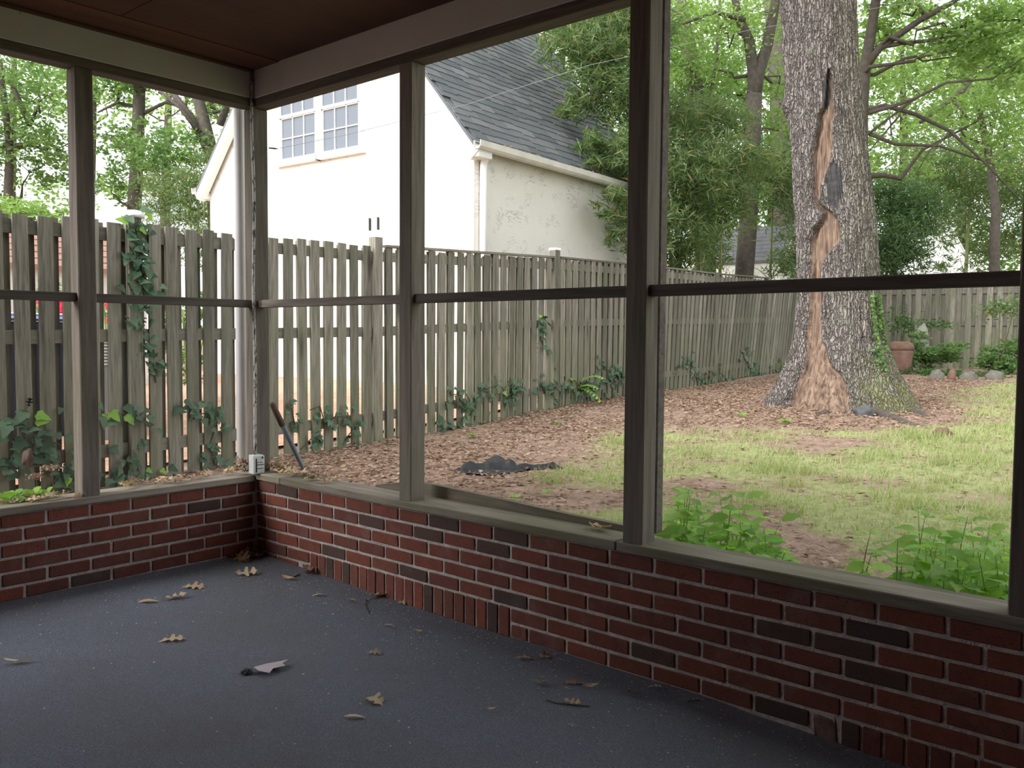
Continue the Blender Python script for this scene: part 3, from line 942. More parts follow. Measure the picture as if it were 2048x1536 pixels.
# brick paving between the fence and the garage
def pavemat():
    m, nt, b = nmat('terracotta_paving')
    v = coords(nt, rnd_off=False)
    bt = nd(nt, 'ShaderNodeTexBrick', {'Vector': v, 'Color1': c4((0.50, 0.25, 0.16)), 'Color2': c4((0.62, 0.36, 0.24)), 'Mortar': c4((0.5, 0.42, 0.34)), 'Scale': 4.0})
    setp(nt, b, bt.outputs['Color'], .9)
    return m
mb = MB()
for i in range(6):
    x0, x1 = -3 + i * 1.35, -3 + (i + 1) * 1.35
    mb.add([(x0, fence_y(x0) + .35, gz(x0, fence_y(x0) + .35) + .03), (x1, fence_y(x1) + .35, gz(x1, fence_y(x1) + .35) + .03), (x1, fence_y(x1) + 1.85, .63), (x0, fence_y(x0) + 1.85, .63)], [(0, 1, 2, 3)])
    mb.add([(x0, fence_y(x0) + 1.85, .63), (x1, fence_y(x1) + 1.85, .63), (x1, 11, .63), (x0, 11, .63)], [(0, 1, 2, 3)])
structure(mb.build('patio', pavemat()), 'terracotta brick paving behind the picket fence')

# ---- low neighbouring building, shed, far white house
M['red_roof'] = plain('brown_red_roof', (0.30, 0.17, 0.13), .9, .25, 12)
M['grey_wall'] = plain('white_wall', (0.66, 0.67, 0.66), .8, .1, 4)
def small_house(name, label, c, a, w, d, zg, ze, zr_, wall, roof, ov=.12, win=None, courses=0, ridge_along=True):
    """gable house: c centre of the near wall on the ground, a = direction of that wall, w along it, d deep"""
    a = Vector(a).normalized(); n = Vector((-a.y, a.x, 0))
    if n.dot(FH) < 0: n = -n
    c = Vector((c[0], c[1], 0))
    t = thing(name, label, 'building', (c.x, c.y, zg))
    def P(u, v, z): return c + a * u + n * v + Vector((0, 0, z))
    h = w / 2
    mb = MB()
    if ridge_along:
        pro = [(0, zg), (d, zg), (d, ze), (d / 2, zr_), (0, ze)]
        vs = [P(-h, v, z) for v, z in pro] + [P(h, v, z) for v, z in pro]
    else:
        pro = [(-h, zg), (h, zg), (h, ze), (0, zr_), (-h, ze)]
        vs = [P(u, 0, z) for u, z in pro] + [P(u, d, z) for u, z in pro]
    mb.add(vs, [(0, 1, 2, 3, 4), (9, 8, 7, 6, 5)] + [(i, (i + 1) % 5, (i + 1) % 5 + 5, i + 5) for i in range(5)])
    mb.build('wall', wall, t)
    for sg in (0, 1):
        nc = courses if courses else 1
        pieces = MB()
        for k in range(nc):
            f0, f1 = k / nc, (k + 1) / nc
            lift = .012 if courses else .0
            if ridge_along:
                run = d / 2
                sl = (zr_ - ze) / run
                def Q(u, f, z_):
                    v = -ov + (run + ov) * f
                    zz = ze - ov * sl + (run + ov) * f * sl + z_
                    return P(u, v if sg == 0 else d - v, zz)
                U = h + ov
            else:
                run = h
                sl = (zr_ - ze) / run
                def Q(u, f, z_):
                    v = -h - ov + (run + ov) * f
                    zz = ze - ov * sl + (run + ov) * f * sl + z_
                    return P(v if sg == 0 else -v, u + d / 2, zz)
                U = d / 2 + ov
            vs = [Q(-U, f0, .0), Q(U, f0, .0), Q(U, f1, .0), Q(-U, f1, .0), Q(-U, f0, .04 + lift), Q(U, f0, .04 + lift), Q(U, f1, .04), Q(-U, f1, .04)]
            pieces.add(vs, [(0, 3, 2, 1), (4, 5, 6, 7), (0, 1, 5, 4), (1, 2, 6, 5), (2, 3, 7, 6), (3, 0, 4, 7)])
        pieces.build('roof', roof, t)
    if win:
        for (u, z, ww, hh) in win:
            mb = MB(); mb.obox(P(u, -.02, z), a * ww / 2, n * .02, Vector((0, 0, hh / 2)))
            q = mb.build('window', M['trim_white'], t)
            mb = MB(); mb.obox(P(u, -.045, z), a * (ww / 2 - .06), n * .006, Vector((0, 0, hh / 2 - .06)))
            mb.build('pane', M['glass'], q)
    return t
p = at(60, 520, 9.6)
small_house('outbuilding', 'low white outbuilding with brown red roof seen between the fence pickets', (p.x - .9, p.y), H1, 4.6, 2.4, .55, 2.02, 2.52, M['grey_wall'], M['red_roof'], courses=6)
p = at(1484, 560, 20.8)
sd = Vector((0.0, -1.0, 0))
M['slate'] = plain('slate_roof', (0.15, 0.15, 0.16), .8, .25, 6)
small_house('garden_shed', 'small shed with pale slate roof beyond the fence behind the bamboo', (p.x, p.y), sd, 1.9, 1.5, .6, 3.12, 3.95, M['stucco'], M['slate'], ov=.06, courses=9)
p = at(1886, 560, 28.5)
small_house('white_house', 'far white gabled house glimpsed through the trees', (p.x, p.y), RH, 2.4, 1.9, .7, 3.2, 5.2, M['trim_white'], M['grey_wall'], ov=.1, ridge_along=False, win=[(0, 3.3, .28, .45)])

# ================================================================== OLD OAK
def barkmat():
    m, nt, b = nmat('oak_bark')
    v = coords(nt, (1, 1, .085), False)
    v1 = coords(nt, (1, 1, 1), False)
    n = noi(nt, v, 50, 3, .55, .35)
    n2 = noi(nt, nd(nt, 'ShaderNodeVectorMath', {0: v, 1: (1, 1, 3)}, operation='MULTIPLY').outputs[0], 120, 3, .6)
    h = nd(nt, 'ShaderNodeMath', {0: n, 1: nd(nt, 'ShaderNodeMath', {0: n2, 1: .4}, operation='MULTIPLY').outputs[0]}, operation='ADD')
    col = ramp(nt, n, [(0.36, (0.12, 0.102, 0.094)), (0.47, (0.25, 0.222, 0.206)), (0.62, (0.40, 0.362, 0.342))])
    vw = nd(nt, 'ShaderNodeTexNoise', {'Vector': v1, 'Scale': 9.0, 'Detail': 3.0})
    dv = nd(nt, 'ShaderNodeVectorMath', {0: nd(nt, 'ShaderNodeVectorMath', {0: vw.outputs['Color'], 1: (.09, .09, .09)}, operation='MULTIPLY').outputs[0], 1: coords(nt, (1, 1, .17), False)}, operation='ADD')
    vo = nd(nt, 'ShaderNodeTexVoronoi', {'Vector': dv.outputs[0], 'Scale': 34.0}, feature='DISTANCE_TO_EDGE')
    crack = ramp(nt, vo.outputs['Distance'], [(0.02, .9), (0.11, 0.0)])
    col = mix(nt, crack, col, (0.065, 0.053, 0.048))
    hh = nd(nt, 'ShaderNodeMath', {0: h.outputs[0], 1: ramp(nt, vo.outputs['Distance'], [(0.0, 0.0), (0.2, 1.0)])}, operation='ADD')
    col = mix(nt, .3, col, ramp(nt, n2, [(0.3, (0.09, 0.07, 0.06)), (0.7, (0.36, 0.32, 0.29))]))
    # lichen and moss grow low down on the right flank
    at_ = nd(nt, 'ShaderNodeAttribute', attribute_name='moss')
    pm = nd(nt, 'ShaderNodeMath', {0: at_.outputs['Fac'], 1: ramp(nt, noi(nt, v1, 6, 4), [(.35, .2), (.65, 1.0)])}, operation='MULTIPLY')
    col = mix(nt, pm.outputs[0], col, (0.20, 0.21, 0.07))
    li = ramp(nt, noi(nt, v1, 3.1, 4), [(.58, 0.0), (.68, .3)])
    col = mix(nt, li, col, (0.27, 0.29, 0.21))
    setp(nt, b, col, .95, bump(nt, hh.outputs[0], 1.0, .03), .15)
    return m
def heartmat(name, stops, dk):
    m, nt, b = nmat(name)
    v = coords(nt, (1, 1, .1), False)
    n = noi(nt, v, 30, 5, .6, .5)
    col = ramp(nt, n, stops)
    v1 = coords(nt, (1, 1, 1), False)
    col = mix(nt, ramp(nt, noi(nt, v1, 4.5, 4), [(.5, 0.0), (.68, .75)]), col, dk)
    setp(nt, b, col, .85, bump(nt, n, .8, .02), .2)
    return m
M['bark'] = barkmat()
M['heart'] = heartmat('bare_heartwood', [(.36, (0.075, 0.048, 0.036)), (.5, (0.185, 0.125, 0.092)), (.68, (0.31, 0.222, 0.16))], (0.13, 0.088, 0.068))
M['char'] = plain('charred_wood', (0.05, 0.047, 0.048), .95, .5, 20, 1.0)

TY = np.array([-700, 10, 150, 300, 450, 600, 680, 740, 800, 830, 860, 900], float)
TXL = np.array([1550, 1567, 1573, 1590, 1597, 1603, 1597, 1580, 1556, 1540, 1522, 1500], float)
TXR = np.array([1695, 1706, 1712, 1725, 1745, 1755, 1765, 1785, 1815, 1840, 1862, 1890], float)
HW = np.array([(165, 1654, 1662), (235, 1648, 1664), (250, 1640, 1668), (300, 1634, 1668), (350, 1627, 1660), (385, 1624, 1642), (412, 1630, 1638), (436, 1652, 1666), (452, 1646, 1674),
               (465, 1630, 1680), (490, 1624, 1678), (510, 1620, 1660), (540, 1619, 1646), (620, 1616, 1646), (680, 1612, 1648), (720, 1608, 1662), (745, 1602, 1682), (770, 1588, 1692), (800, 1572, 1697), (835, 1556, 1700)], float)
def oak():
    dep = 10.35
    kz = -dep / FPX
    base = at(1690, 800, dep); gzb = gz(base.x, base.y)
    root = thing('oak_tree', 'massive old oak with a long bare wound down its grey trunk', 'tree', (base.x, base.y, gzb))
    Vt = Vector((base.x - CAM[0], base.y - CAM[1], 0)).normalized(); Rt = Vector((Vt.y, -Vt.x, 0))
    def zpx(y): return at(1690, y, dep).z
    zs_tab = np.array([zpx(y) for y in TY])
    cx_tab = np.array([(at((a + b) / 2, y, dep) - base).dot(Rt) for a, b, y in zip(TXL, TXR, TY)])
    hw_tab = (TXR - TXL) / 2 * dep / FPX
    hz_tab = np.array([zpx(y) for y in HW[:, 0]])
    THS = np.concatenate([np.linspace(-1.62, 1.62, 330), np.linspace(1.62, 2 * math.pi - 1.62, 62)[1:-1]])
    ntheta, zz = len(THS), np.concatenate([np.linspace(gzb - .25, 2.2, 190), np.linspace(2.2, 5.6, 230)[1:], np.linspace(5.6, 9, 12)[1:]])
    o_ = np.argsort(zs_tab); oh = np.argsort(hz_tab)
    vs, heart, char, moss = [], [], [], []
    for z in zz:
        cx = np.interp(z, zs_tab[o_], cx_tab[o_]); hw = np.interp(z, zs_tab[o_], hw_tab[o_])
        y_px = np.interp(-z, -zs_tab, TY)
        pc = (np.interp(y_px, TY, TXL) + np.interp(y_px, TY, TXR)) / 2; ph = (np.interp(y_px, TY, TXR) - np.interp(y_px, TY, TXL)) / 2
        jl = 7 * noise.noise((z * 4, 1.3, 0)) + 1.6 * noise.noise((z * 11, 2.1, 0)) + .8 * noise.noise((z * 37, 4.4, 0)); jr = 7 * noise.noise((z * 4, 5.3, 0)) + 2.5 * noise.noise((z * 9, 6.1, 0)) + 1.2 * noise.noise((z * 31, 8, 0))
        hl = (np.interp(y_px, HW[:, 0], HW[:, 1], left=1e4) + jl - pc) / ph; hr = (np.interp(y_px, HW[:, 0], HW[:, 2], left=-1e4) + jr - pc) / ph
        for k in range(ntheta):
            th = float(THS[k])
            s, c = math.sin(th), math.cos(th)
            t = sstep(1.35, .35, z) if z < 1.35 else 0
            tt = max(0.0, min(1.0, (1.35 - z) / 1.0))
            R = hw * (1 + tt * (.07 * math.cos(5 * th + 1.0) + .05 * math.cos(9 * th + .4) + .05 * noise.noise((math.cos(th) * 3, math.sin(th) * 3, 0))))
            nn = noise.noise((s * 9, c * 9, z * .9)); n3 = noise.noise((s * 26, c * 26, z * 1.6))
            hm = 0.0
            if c > 0 and hr > hl:
                hm = min(sstep(hl - .03, hl + .05, s), sstep(hr + .04, hr - .04, s) if False else 1 - sstep(hr - .04, hr + .04, s))
            cm = 0.0
            if c > 0:
                e = ((s * ph + pc - 1669) / 15) ** 2 + ((y_px - 385) / 46) ** 2 + .5 * n3
                cm = 1.0 if e < 1 else 0.0
                e2 = ((s * ph + pc - 1655) / 8) ** 2 + ((y_px - 205) / 32) ** 2 + .4 * n3
                if e2 < 1 and y_px < 238: cm = 2.0
            ridge = .012 * nn + .016 * (1 - 2 * abs(n3)) + .008 * noise.noise((s * 60, c * 60, z * 6)) + .02 * noise.noise((s * 2.5, c * 2.5, z * .7))
            # burls and knots
            for (ky, ks, kr, kh) in ((135, -.25, .10, .05), (215, -.93, .12, .07), (75, -.05, .09, .03), (310, -.65, .12, .04), (20, -.1, .16, -.04)):
                d2 = ((y_px - ky) / (kr * 180)) ** 2 + ((s - ks) / kr) ** 2
                if c > -.3 and d2 < 4: ridge += kh * math.exp(-d2 * 1.3)
            lip = .016 * math.exp(-((s - (hl - .05)) / .05) ** 2) if (c > 0 and hr > hl) else 0
            R2 = R + (ridge + lip) * (1 - hm) + hm * (-.06 - .07 * math.exp(-((s - hl) / .09) ** 2) + .012 * nn + .012 * noise.noise((s * 30, 0, z * 1.2))) - .012 * min(1, cm)
            p = base + Rt * (cx + s * R2) - Vt * (c * R2)
            vs.append((p.x, p.y, z)); heart.append(hm); char.append(cm)
            moss.append(max(0, sstep(-.05, .5, s)) * sstep(2.6, .9, z) if False else sstep(-.1, .45, s) * (1 - sstep(.6, 1.3, z)) * .7 + .22 * sstep(.2, .9, s))
    F = {'b': [], 'h': [], 'c': [], 's': []}
    nz = len(zz); z_at = zz
    for i in range(nz - 1):
        for k in range(ntheta):
            f = (i * ntheta + k, i * ntheta + (k + 1) % ntheta, (i + 1) * ntheta + (k + 1) % ntheta, (i + 1) * ntheta + k)
            hm = sum(heart[q] for q in f) / 4; cm = sum(char[q] for q in f) / 4
            F['s' if cm > 1.2 else ('c' if cm > .5 and z_at[i] < 3.6 else ('h' if hm > .5 else 'b'))].append(f)
    for key, nm, mat in (('b', 'trunk', M['bark']), ('h', 'bare_heartwood', M['heart']), ('c', 'charred_patch', M['char']), ('s', 'dark_scar', M['char'])):
        used = sorted({q for f in F[key] for q in f}); mp = {q: i for i, q in enumerate(used)}
        mb = MB(); mb.v = [vs[q] for q in used]; mb.f = [tuple(mp[q] for q in f) for f in F[key]]
        o = mb.build(nm, mat, root, smooth=True)
        if key == 'b':
            at_ = o.data.attributes.new('moss', 'FLOAT', 'POINT'); at_.data.foreach_set('value', [moss[q] for q in used])
        if key == 'h': o['label'] = 'tan bare heartwood inside the wound'
        if key == 'c': o['label'] = 'blackened patch in the wound'
    # surface roots
    for k, (px, py, px2, py2, r0) in enumerate(((1700, 815, 1895, 868, .085), (1790, 810, 1880, 845, .09), (1600, 800, 1540, 832, .10), (1650, 812, 1640, 838, .09))):
        a = onground(px, py); b = onground(px2, py2)
        mb = MB()
        pts = [a.lerp(b, t) + Vector((.04 * math.sin(t * 9 + k), .04 * math.cos(t * 7), .05 * (1 - t) - .03)) for t in np.linspace(0, 1, 9)]
        mb.tube(pts, [r0 * (1 - .75 * t) for t in np.linspace(0, 1, 9)], 10)
        mb.build('surface_root', M['bark_far'], root, smooth=True)
    # oak crown, unseen above, spread wide to shade the far yard
    brs = []
    for k in range(5):
        a = k * 1.256 + .4
        st = Vector((base.x, base.y, 8.6)) + Rt * cx_tab[0]
        brs.append([st, st + Vector((math.cos(a) * 1.5, math.sin(a) * 1.5, 1.6)), st + Vector((math.cos(a) * 3.6, math.sin(a) * 3.6, 2.6))])
    for b in brs:
        mb = MB(); mb.tube(b, [.24, .15, .06], 8); mb.build('branch', M['bark'], root, smooth=True)
    OAK_BR.extend(brs)
    return root, base, Vt, Rt
OAK_BR = []
OAK, OAKB, OVT, ORT = oak()

# ================================================================== FOLIAGE TOOLS
def leaf_quads(cent, n, sizes, aspect, up_bias, rs, droop=0.0):
    """n leaves around each of the given cluster centres -> verts (N*4,3)"""
    N = len(cent)
    L = rs.uniform(sizes[0], sizes[1], N)[:, None]
    d = rs.normal(size=(N, 3)); d[:, 2] = d[:, 2] * .5 - droop
    d /= np.linalg.norm(d, axis=1)[:, None]
    nrm = rs.normal(size=(N, 3)); nrm[:, 2] = np.abs(nrm[:, 2]) + up_bias
    side = np.cross(d, nrm); side /= np.linalg.norm(side, axis=1)[:, None] + 1e-9
    W = L * aspect
    v = np.empty((N, 4, 3))
    v[:, 0] = cent - d * L * .5
    v[:, 1] = cent + side * W * .5 - d * L * .05
    v[:, 2] = cent + d * L * .5
    v[:, 3] = cent - side * W * .5 - d * L * .05
    return v.reshape(-1, 3)
def cloud(blobs, n, sizes, aspect, seed, up_bias=.6, droop=.2, sigma=.16, per=28):
    rs = np.random.RandomState(seed)
    wts = np.array([b[1] * b[1] * b[2] for b in blobs]) ** .75
    wts /= wts.sum()
    out = []
    for (c, rh, rv), w in zip(blobs, wts):
        m = max(20, int(n * w)); k = max(5, m // per)
        u = rs.normal(size=(k, 3)); u /= np.linalg.norm(u, axis=1)[:, None]
        u *= (rs.uniform(0, 1, k) ** .45)[:, None]
        cc = np.array(c)[None, :] + u * np.array([rh, rh, rv])[None, :]
        idx = rs.randint(0, k, m)
        p = cc[idx] + rs.normal(size=(m, 3)) * (sigma * (rh + rv) * .5 * np.array([1, 1, .6]))[None, :]
        out.append(leaf_quads(p, m, sizes, aspect, up_bias, rs, droop))
    return np.concatenate(out)
def foliage(name, blobs, n, sizes, aspect, mat, parent, seed, **kw):
    v = cloud(blobs, n, sizes, aspect, seed, **kw)
    b0 = np.array(BASE[parent.name])
    o = link(name, np_mesh(name, v - b0, [(0, 1, 2, 3)], 4), mat, parent)
    tag(o, kind='stuff')
    return o
def wob(a, b, n, amp, seed):
    r = random.Random(seed)
    a, b = Vector(a), Vector(b)
    return [a.lerp(b, i / n) + (Vector((r.gauss(0, amp), r.gauss(0, amp), r.gauss(0, amp * .5))) if 0 < i < n else Vector()) for i in range(n + 1)]
def tree(name, label, trunks, blobs, n, sizes, aspect, mat, seed, bark='bark_far', group='trees beyond the fence', limbs=1.0, **kw):
    """trunks: list of ([(px,py,dep)...], [radii]); blobs: (px,py,dep,rh,rv)"""
    tp = [([at(*p) for p in pts], rad) for pts, rad in trunks]
    bs = [(at(px, py, dp), rh, rv) for px, py, dp, rh, rv in blobs]
    if not tp:
        c = bs[0][0]
        tp = [([Vector((c.x, c.y, gz(c.x, c.y))), c], [.16, .08])]
    b = tp[0][0][0]
    if b.z > gz(b.x, b.y) + .05 and trunks:
        tp[0] = ([Vector((b.x, b.y, gz(b.x, b.y) - .1))] + tp[0][0], [tp[0][1][0] * 1.15] + list(tp[0][1]))
    b = tp[0][0][0]
    t = thing(name, label, 'tree', (b.x, b.y, gz(b.x, b.y)), group)
    for i, (pts, rad) in enumerate(tp):
        mb = MB(); mb.tube(pts, rad, 9)
        mb.build('trunk' if i == 0 else 'branch', M[bark], t, smooth=True)
    if limbs:
        top = tp[0][0][-1]
        mb = MB()
        for i, (c, rh, rv) in enumerate(bs):
            st = min((p for pts, _ in tp for p in pts), key=lambda p: (p - c).length + (1.5 if p.z > c.z else 0))
            if (st - c).length > .3:
                mb.tube(wob(st, c, 5, .12, seed + i), [q * limbs for q in (.04, .034, .028, .022, .016, .010)], 5)
                for q in range(3):
                    e = c + Vector((rnd.gauss(0, rh * .5), rnd.gauss(0, rh * .5), rnd.gauss(0, rv * .4)))
                    mb.tube(wob(c, e, 3, .05, seed + i + q), [q * limbs for q in (.012, .009, .007, .005)], 4)
        if mb.v: tag(mb.build('twigs', M[bark], t, smooth=True), kind='stuff')
    foliage('foliage', bs, n, sizes, aspect, M[mat], t, seed, **kw)
    return t

foliage('crown_foliage', [(b[2], 2.6, 1.3) for b in OAK_BR] + [(b[1] + Vector((0, 0, 1.6)), 2.2, 1.3) for b in OAK_BR] + [(b[2] * 1.5 - b[0] * .5 - Vector((0, 0, .8)), 2.0, 1.0) for b in OAK_BR], 26000, (.16, .27), .6, M['canopy_mid'], OAK, 500)  # unseen oak crown leaves, dense enough to shade the back fence
LF = (.07, .13)
# ---- trees seen to the left of the garage
tree('leafy_tree', 'light green leafy tree rising over the far left end of the picket fence', [([(15, 430, 17), (20, 300, 17), (0, 120, 17)], [.09, .075, .04]), ([(60, 250, 17), (20, 160, 17)], [.06, .04])],
     [(30, 150, 17, 1.5, .9), (95, 190, 16.5, .8, .7), (20, 260, 17, 1.1, .8), (110, 300, 17, .7, .5), (-120, 200, 17, 1.6, 1.6), (60, 345, 17.5, .8, .35), (-60, 340, 17, .9, .7)], 9500, LF, .55, 'canopy_mid', 21)
tree('leafy_tree', 'tall tree with straight trunk and sparse crown between the porch post and the garage', [([(268, 430, 20), (275, 300, 20), (280, 150, 20), (282, 20, 20)], [.16, .145, .13, .1]), ([(280, 230, 20), (330, 205, 20), (370, 215, 20)], [.05, .035, .02]), ([(278, 215, 20), (235, 205, 20), (195, 225, 20)], [.05, .035, .02])],
     [(225, 175, 20, .8, .5), (300, 150, 20, .9, .4), (240, 110, 20, 1.6, .7), (215, 270, 20.5, .7, .5), (300, 290, 19.5, .9, .5), (225, 370, 20, .8, .5), (380, 120, 20, 1.1, .6)], 6200, (.08, .15), .55, 'canopy_mid', 22)
tree('leaning_tree', 'leaning tree with several slanting stems beside the garage gable', [([(432, 440, 18), (428, 330, 18), (405, 230, 18), (375, 120, 18)], [.17, .15, .12, .09]), ([(425, 320, 18), (385, 240, 18), (330, 165, 18)], [.09, .08, .06]), ([(395, 260, 17.8), (360, 215, 17.8), (300, 165, 17.8)], [.05, .04, .03]), ([(440, 250, 18), (470, 160, 18), (485, 90, 18)], [.08, .07, .05])],
     [(440, 190, 18.5, .9, .6), (360, 310, 17.5, .9, .6), (300, 335, 17.5, .7, .5), (420, 320, 18, .6, .5), (460, 120, 19, 1.2, .6)], 6500, (.07, .13), .5, 'canopy_mid', 23)
tree('shrub_thicket', 'dense dusky bamboo thicket standing between the fence and the garage gable', [([(395, 440, 16.5), (398, 370, 16.5), (400, 345, 16.5)], [.02, .018, .012]), ([(360, 440, 16.5), (362, 360, 16.5)], [.02, .015]), ([(408, 440, 16.3), (412, 330, 16.3)], [.02, .012]), ([(380, 440, 16.4), (378, 350, 16.4)], [.02, .012])],
     [(385, 400, 16.5, .55, .7), (330, 420, 16.6, .6, .45), (345, 370, 16.8, .6, .4), (410, 350, 16.6, .4, .6), (400, 480, 16.5, .6, .6)], 9000, (.09, .15), .14, 'bamboo', 24, bark='culm', group='bamboo and shrubs beyond the fence', limbs=.22, droop=.7)
tree('green_hedge', 'bright yellow green hedge top just above the left pickets', [([(40, 520, 12), (40, 440, 12)], [.04, .02])],
     [(30, 425, 12, .7, .14), (-60, 420, 12, .7, .2), (100, 432, 12.3, .35, .1), (60, 470, 12, .9, .25)], 5200, (.05, .09), .55, 'canopy_light', 25, group='bamboo and shrubs beyond the fence', limbs=0)
for i, (px, dp, lb) in enumerate(((20, 30, 'far tree behind the light green tree at the end of the fence'), (180, 33, 'far tree filling the gap behind the porch post on the fence side'), (330, 31, 'far tree behind the straight trunk and the leaning stems'), (470, 28, 'far tree behind the garage gable'))):
    tree('distant_tree', lb, [([(px, 440, dp), (px + 6, 250, dp), (px + 10, 60, dp)], [.17, .13, .06])],
         [(px, 130, dp, 2.2, 1.3), (px - 60, 210, dp, 1.7, 1.1), (px + 60, 190, dp, 1.7, 1.2), (px, 300, dp, 1.6, .9), (px - 40, 390, dp, 2.4, .6), (px + 50, 60, dp, 2.6, 1.3)], 2400, (.14, .24), .6, 'canopy_light', 40 + i)

# ---- bamboo beside and beyond the garage
def bamboo(label, culms, blobs, n, mat, seed, sizes=(.13, .24), aspect=.115):
    t = tree('bamboo_clump', label, culms, blobs, n, sizes, aspect, mat, seed, bark='culm', group='bamboo and shrubs beyond the fence', limbs=.22, droop=.55, up_bias=.3, sigma=.2, per=22)
    t['category'] = 'bamboo'
bamboo('tall bamboo arching over the right end of the garage roof', [([(1345, 560, 14.6), (1330, 380, 14.3), (1270, 180, 13.8), (1200, 80, 13.3)], [.03, .028, .02, .01]), ([(1360, 560, 14.8), (1340, 300, 14.4), (1290, 40, 14)], [.03, .025, .015]), ([(1335, 560, 14.5), (1300, 330, 13.8), (1230, 250, 13)], [.025, .02, .01])],
       [(1170, 100, 13.2, .75, .45), (1240, 60, 13.6, .9, .6), (1250, 190, 13.2, .6, .5), (1190, 180, 13.0, .5, .3), (1150, 215, 12.9, .3, .2), (1235, 300, 12.9, .45, .35), (1180, 285, 12.75, .3, .18), (1290, 330, 13.4, .6, .7), (1235, 400, 12.6, .3, .25), (1290, 440, 13.2, .5, .6), (1200, 330, 12.7, .25, .12), (1130, 60, 13.6, .5, .25)], 17000, 'bamboo', 61)
bamboo('low sprig of bamboo hanging in front of the cream side wall', [([(1290, 545, 13.0), (1245, 450, 12.75), (1205, 425, 12.5)], [.012, .009, .005])], [(1205, 430, 12.45, .16, .18), (1225, 475, 12.55, .14, .14), (1250, 450, 12.7, .2, .2)], 420, 'bamboo', 62)
bamboo('thick bamboo clump between the garage and the forked tree', [([(1400, 560, 15), (1395, 430, 15), (1380, 300, 15)], [.03, .025, .012]), ([(1360, 560, 14.6), (1365, 420, 14.6)], [.025, .015]), ([(1440, 560, 15.2), (1445, 380, 15.2)], [.028, .012])],
       [(1370, 420, 14.4, .7, .7), (1400, 320, 14.8, .9, .5), (1450, 400, 15.2, .7, .7), (1360, 500, 14.6, .6, .4), (1470, 330, 15.6, .8, .4), (1400, 350, 14, .6, .4), (1340, 250, 15, .7, .6), (1420, 240, 15.5, .8, .5)], 17500, 'bamboo', 63)
bamboo('shaded bamboo standing over the small shed', [([(1540, 560, 19), (1545, 420, 19), (1550, 330, 19)], [.03, .025, .015])],
       [(1560, 385, 18.5, .7, .4), (1530, 340, 18.5, .9, .4), (1600, 460, 18.5, .5, .8), (1420, 470, 18, .5, .5), (1580, 330, 19, .8, .5), (1575, 530, 18.8, .5, .4), (1425, 520, 18, .4, .4)], 9500, 'bamboo', 64)
bamboo('dark evergreen thicket just beside the old oak trunk', [([(1790, 560, 21), (1795, 420, 21), (1790, 330, 21)], [.05, .04, .02])],
       [(1790, 470, 20.5, 1.0, .9), (1780, 390, 20.5, .9, .5), (1840, 420, 21, .9, .6), (1810, 520, 20.5, .6, .5), (1760, 530, 20.3, .7, .6), (1845, 455, 21, .4, .4)], 12500, 'evergreen', 65, (.12, .22), .17)
bamboo('feathery green bamboo thicket above the far back fence', [([(1930, 570, 24), (1940, 400, 24), (1950, 300, 24)], [.05, .04, .02])],
       [(1870, 360, 23.5, 1.2, .7), (1950, 410, 24, 1.3, .8), (2020, 380, 24, 1.3, 1.0), (1950, 330, 23, 1.4, .8), (1968, 510, 24, .6, .6), (2020, 480, 24, .9, .5), (1860, 300, 24, 1.0, .6), (2120, 430, 24, 1.4, 1.4), (1885, 470, 23.2, .55, .5), (1900, 530, 23.2, .4, .3)], 16000, 'bamboo', 66, (.14, .26), .16)

# ---- trees on the right
tree('forked_tree', 'dark forked tree growing behind the bamboo and the small shed', [([(1488, 560, 18.5), (1500, 400, 18.5), (1505, 270, 18.5), (1508, 190, 18.5)], [.20, .19, .18, .175]), ([(1506, 205, 18.5), (1508, 150, 18.5), (1498, 80, 18.5), (1475, 30, 18.4), (1462, -60, 18.3)], [.14, .13, .11, .09, .07]), ([(1508, 205, 18.5), (1516, 150, 18.5), (1535, 90, 18.5), (1552, 0, 18.5), (1560, -60, 18.5)], [.14, .14, .12, .1, .08]), ([(1490, 40, 18), (1430, 25, 17.8), (1330, 60, 17.6)], [.05, .035, .02])],
     [(1440, 60, 18.6, 1.3, .8), (1530, 30, 19.5, 1.3, .7), (1380, 140, 19, 1.0, .6), (1470, 190, 20, 1.0, .5), (1560, 170, 20, 1.0, .7), (1350, 30, 18, 1.0, .6), (1540, 260, 20.5, 1.0, .6)], 9000, (.07, .13), .5, 'canopy_light', 71)
tree('mossy_tree', 'thin mossy trunk half hidden in leaves left of the forked tree', [([(1412, 560, 20), (1405, 280, 20), (1385, 130, 20), (1360, 0, 20)], [.24, .22, .18, .14]), ([(1412, 250, 20), (1432, 120, 20), (1440, 0, 20)], [.05, .04, .03])],
     [(1340, 160, 20, 1.3, .9), (1420, 210, 20.5, 1.1, .6), (1300, 60, 21, 1.4, .8), (1440, 120, 21, .9, .6)], 6500, (.07, .13), .5, 'canopy_mid', 72)
tree('ivy_clad_tree', 'dark ivy clad trunk showing between the forked tree and the old oak', [([(1570, 560, 25), (1566, 250, 25), (1555, 90, 25), (1540, -40, 25)], [.34, .32, .28, .22])],
     [(1575, 240, 25, .9, .7), (1570, 100, 25.5, .9, .7), (1585, 330, 25, .7, .6)], 4200, (.08, .13), .55, 'canopy_dark', 73)
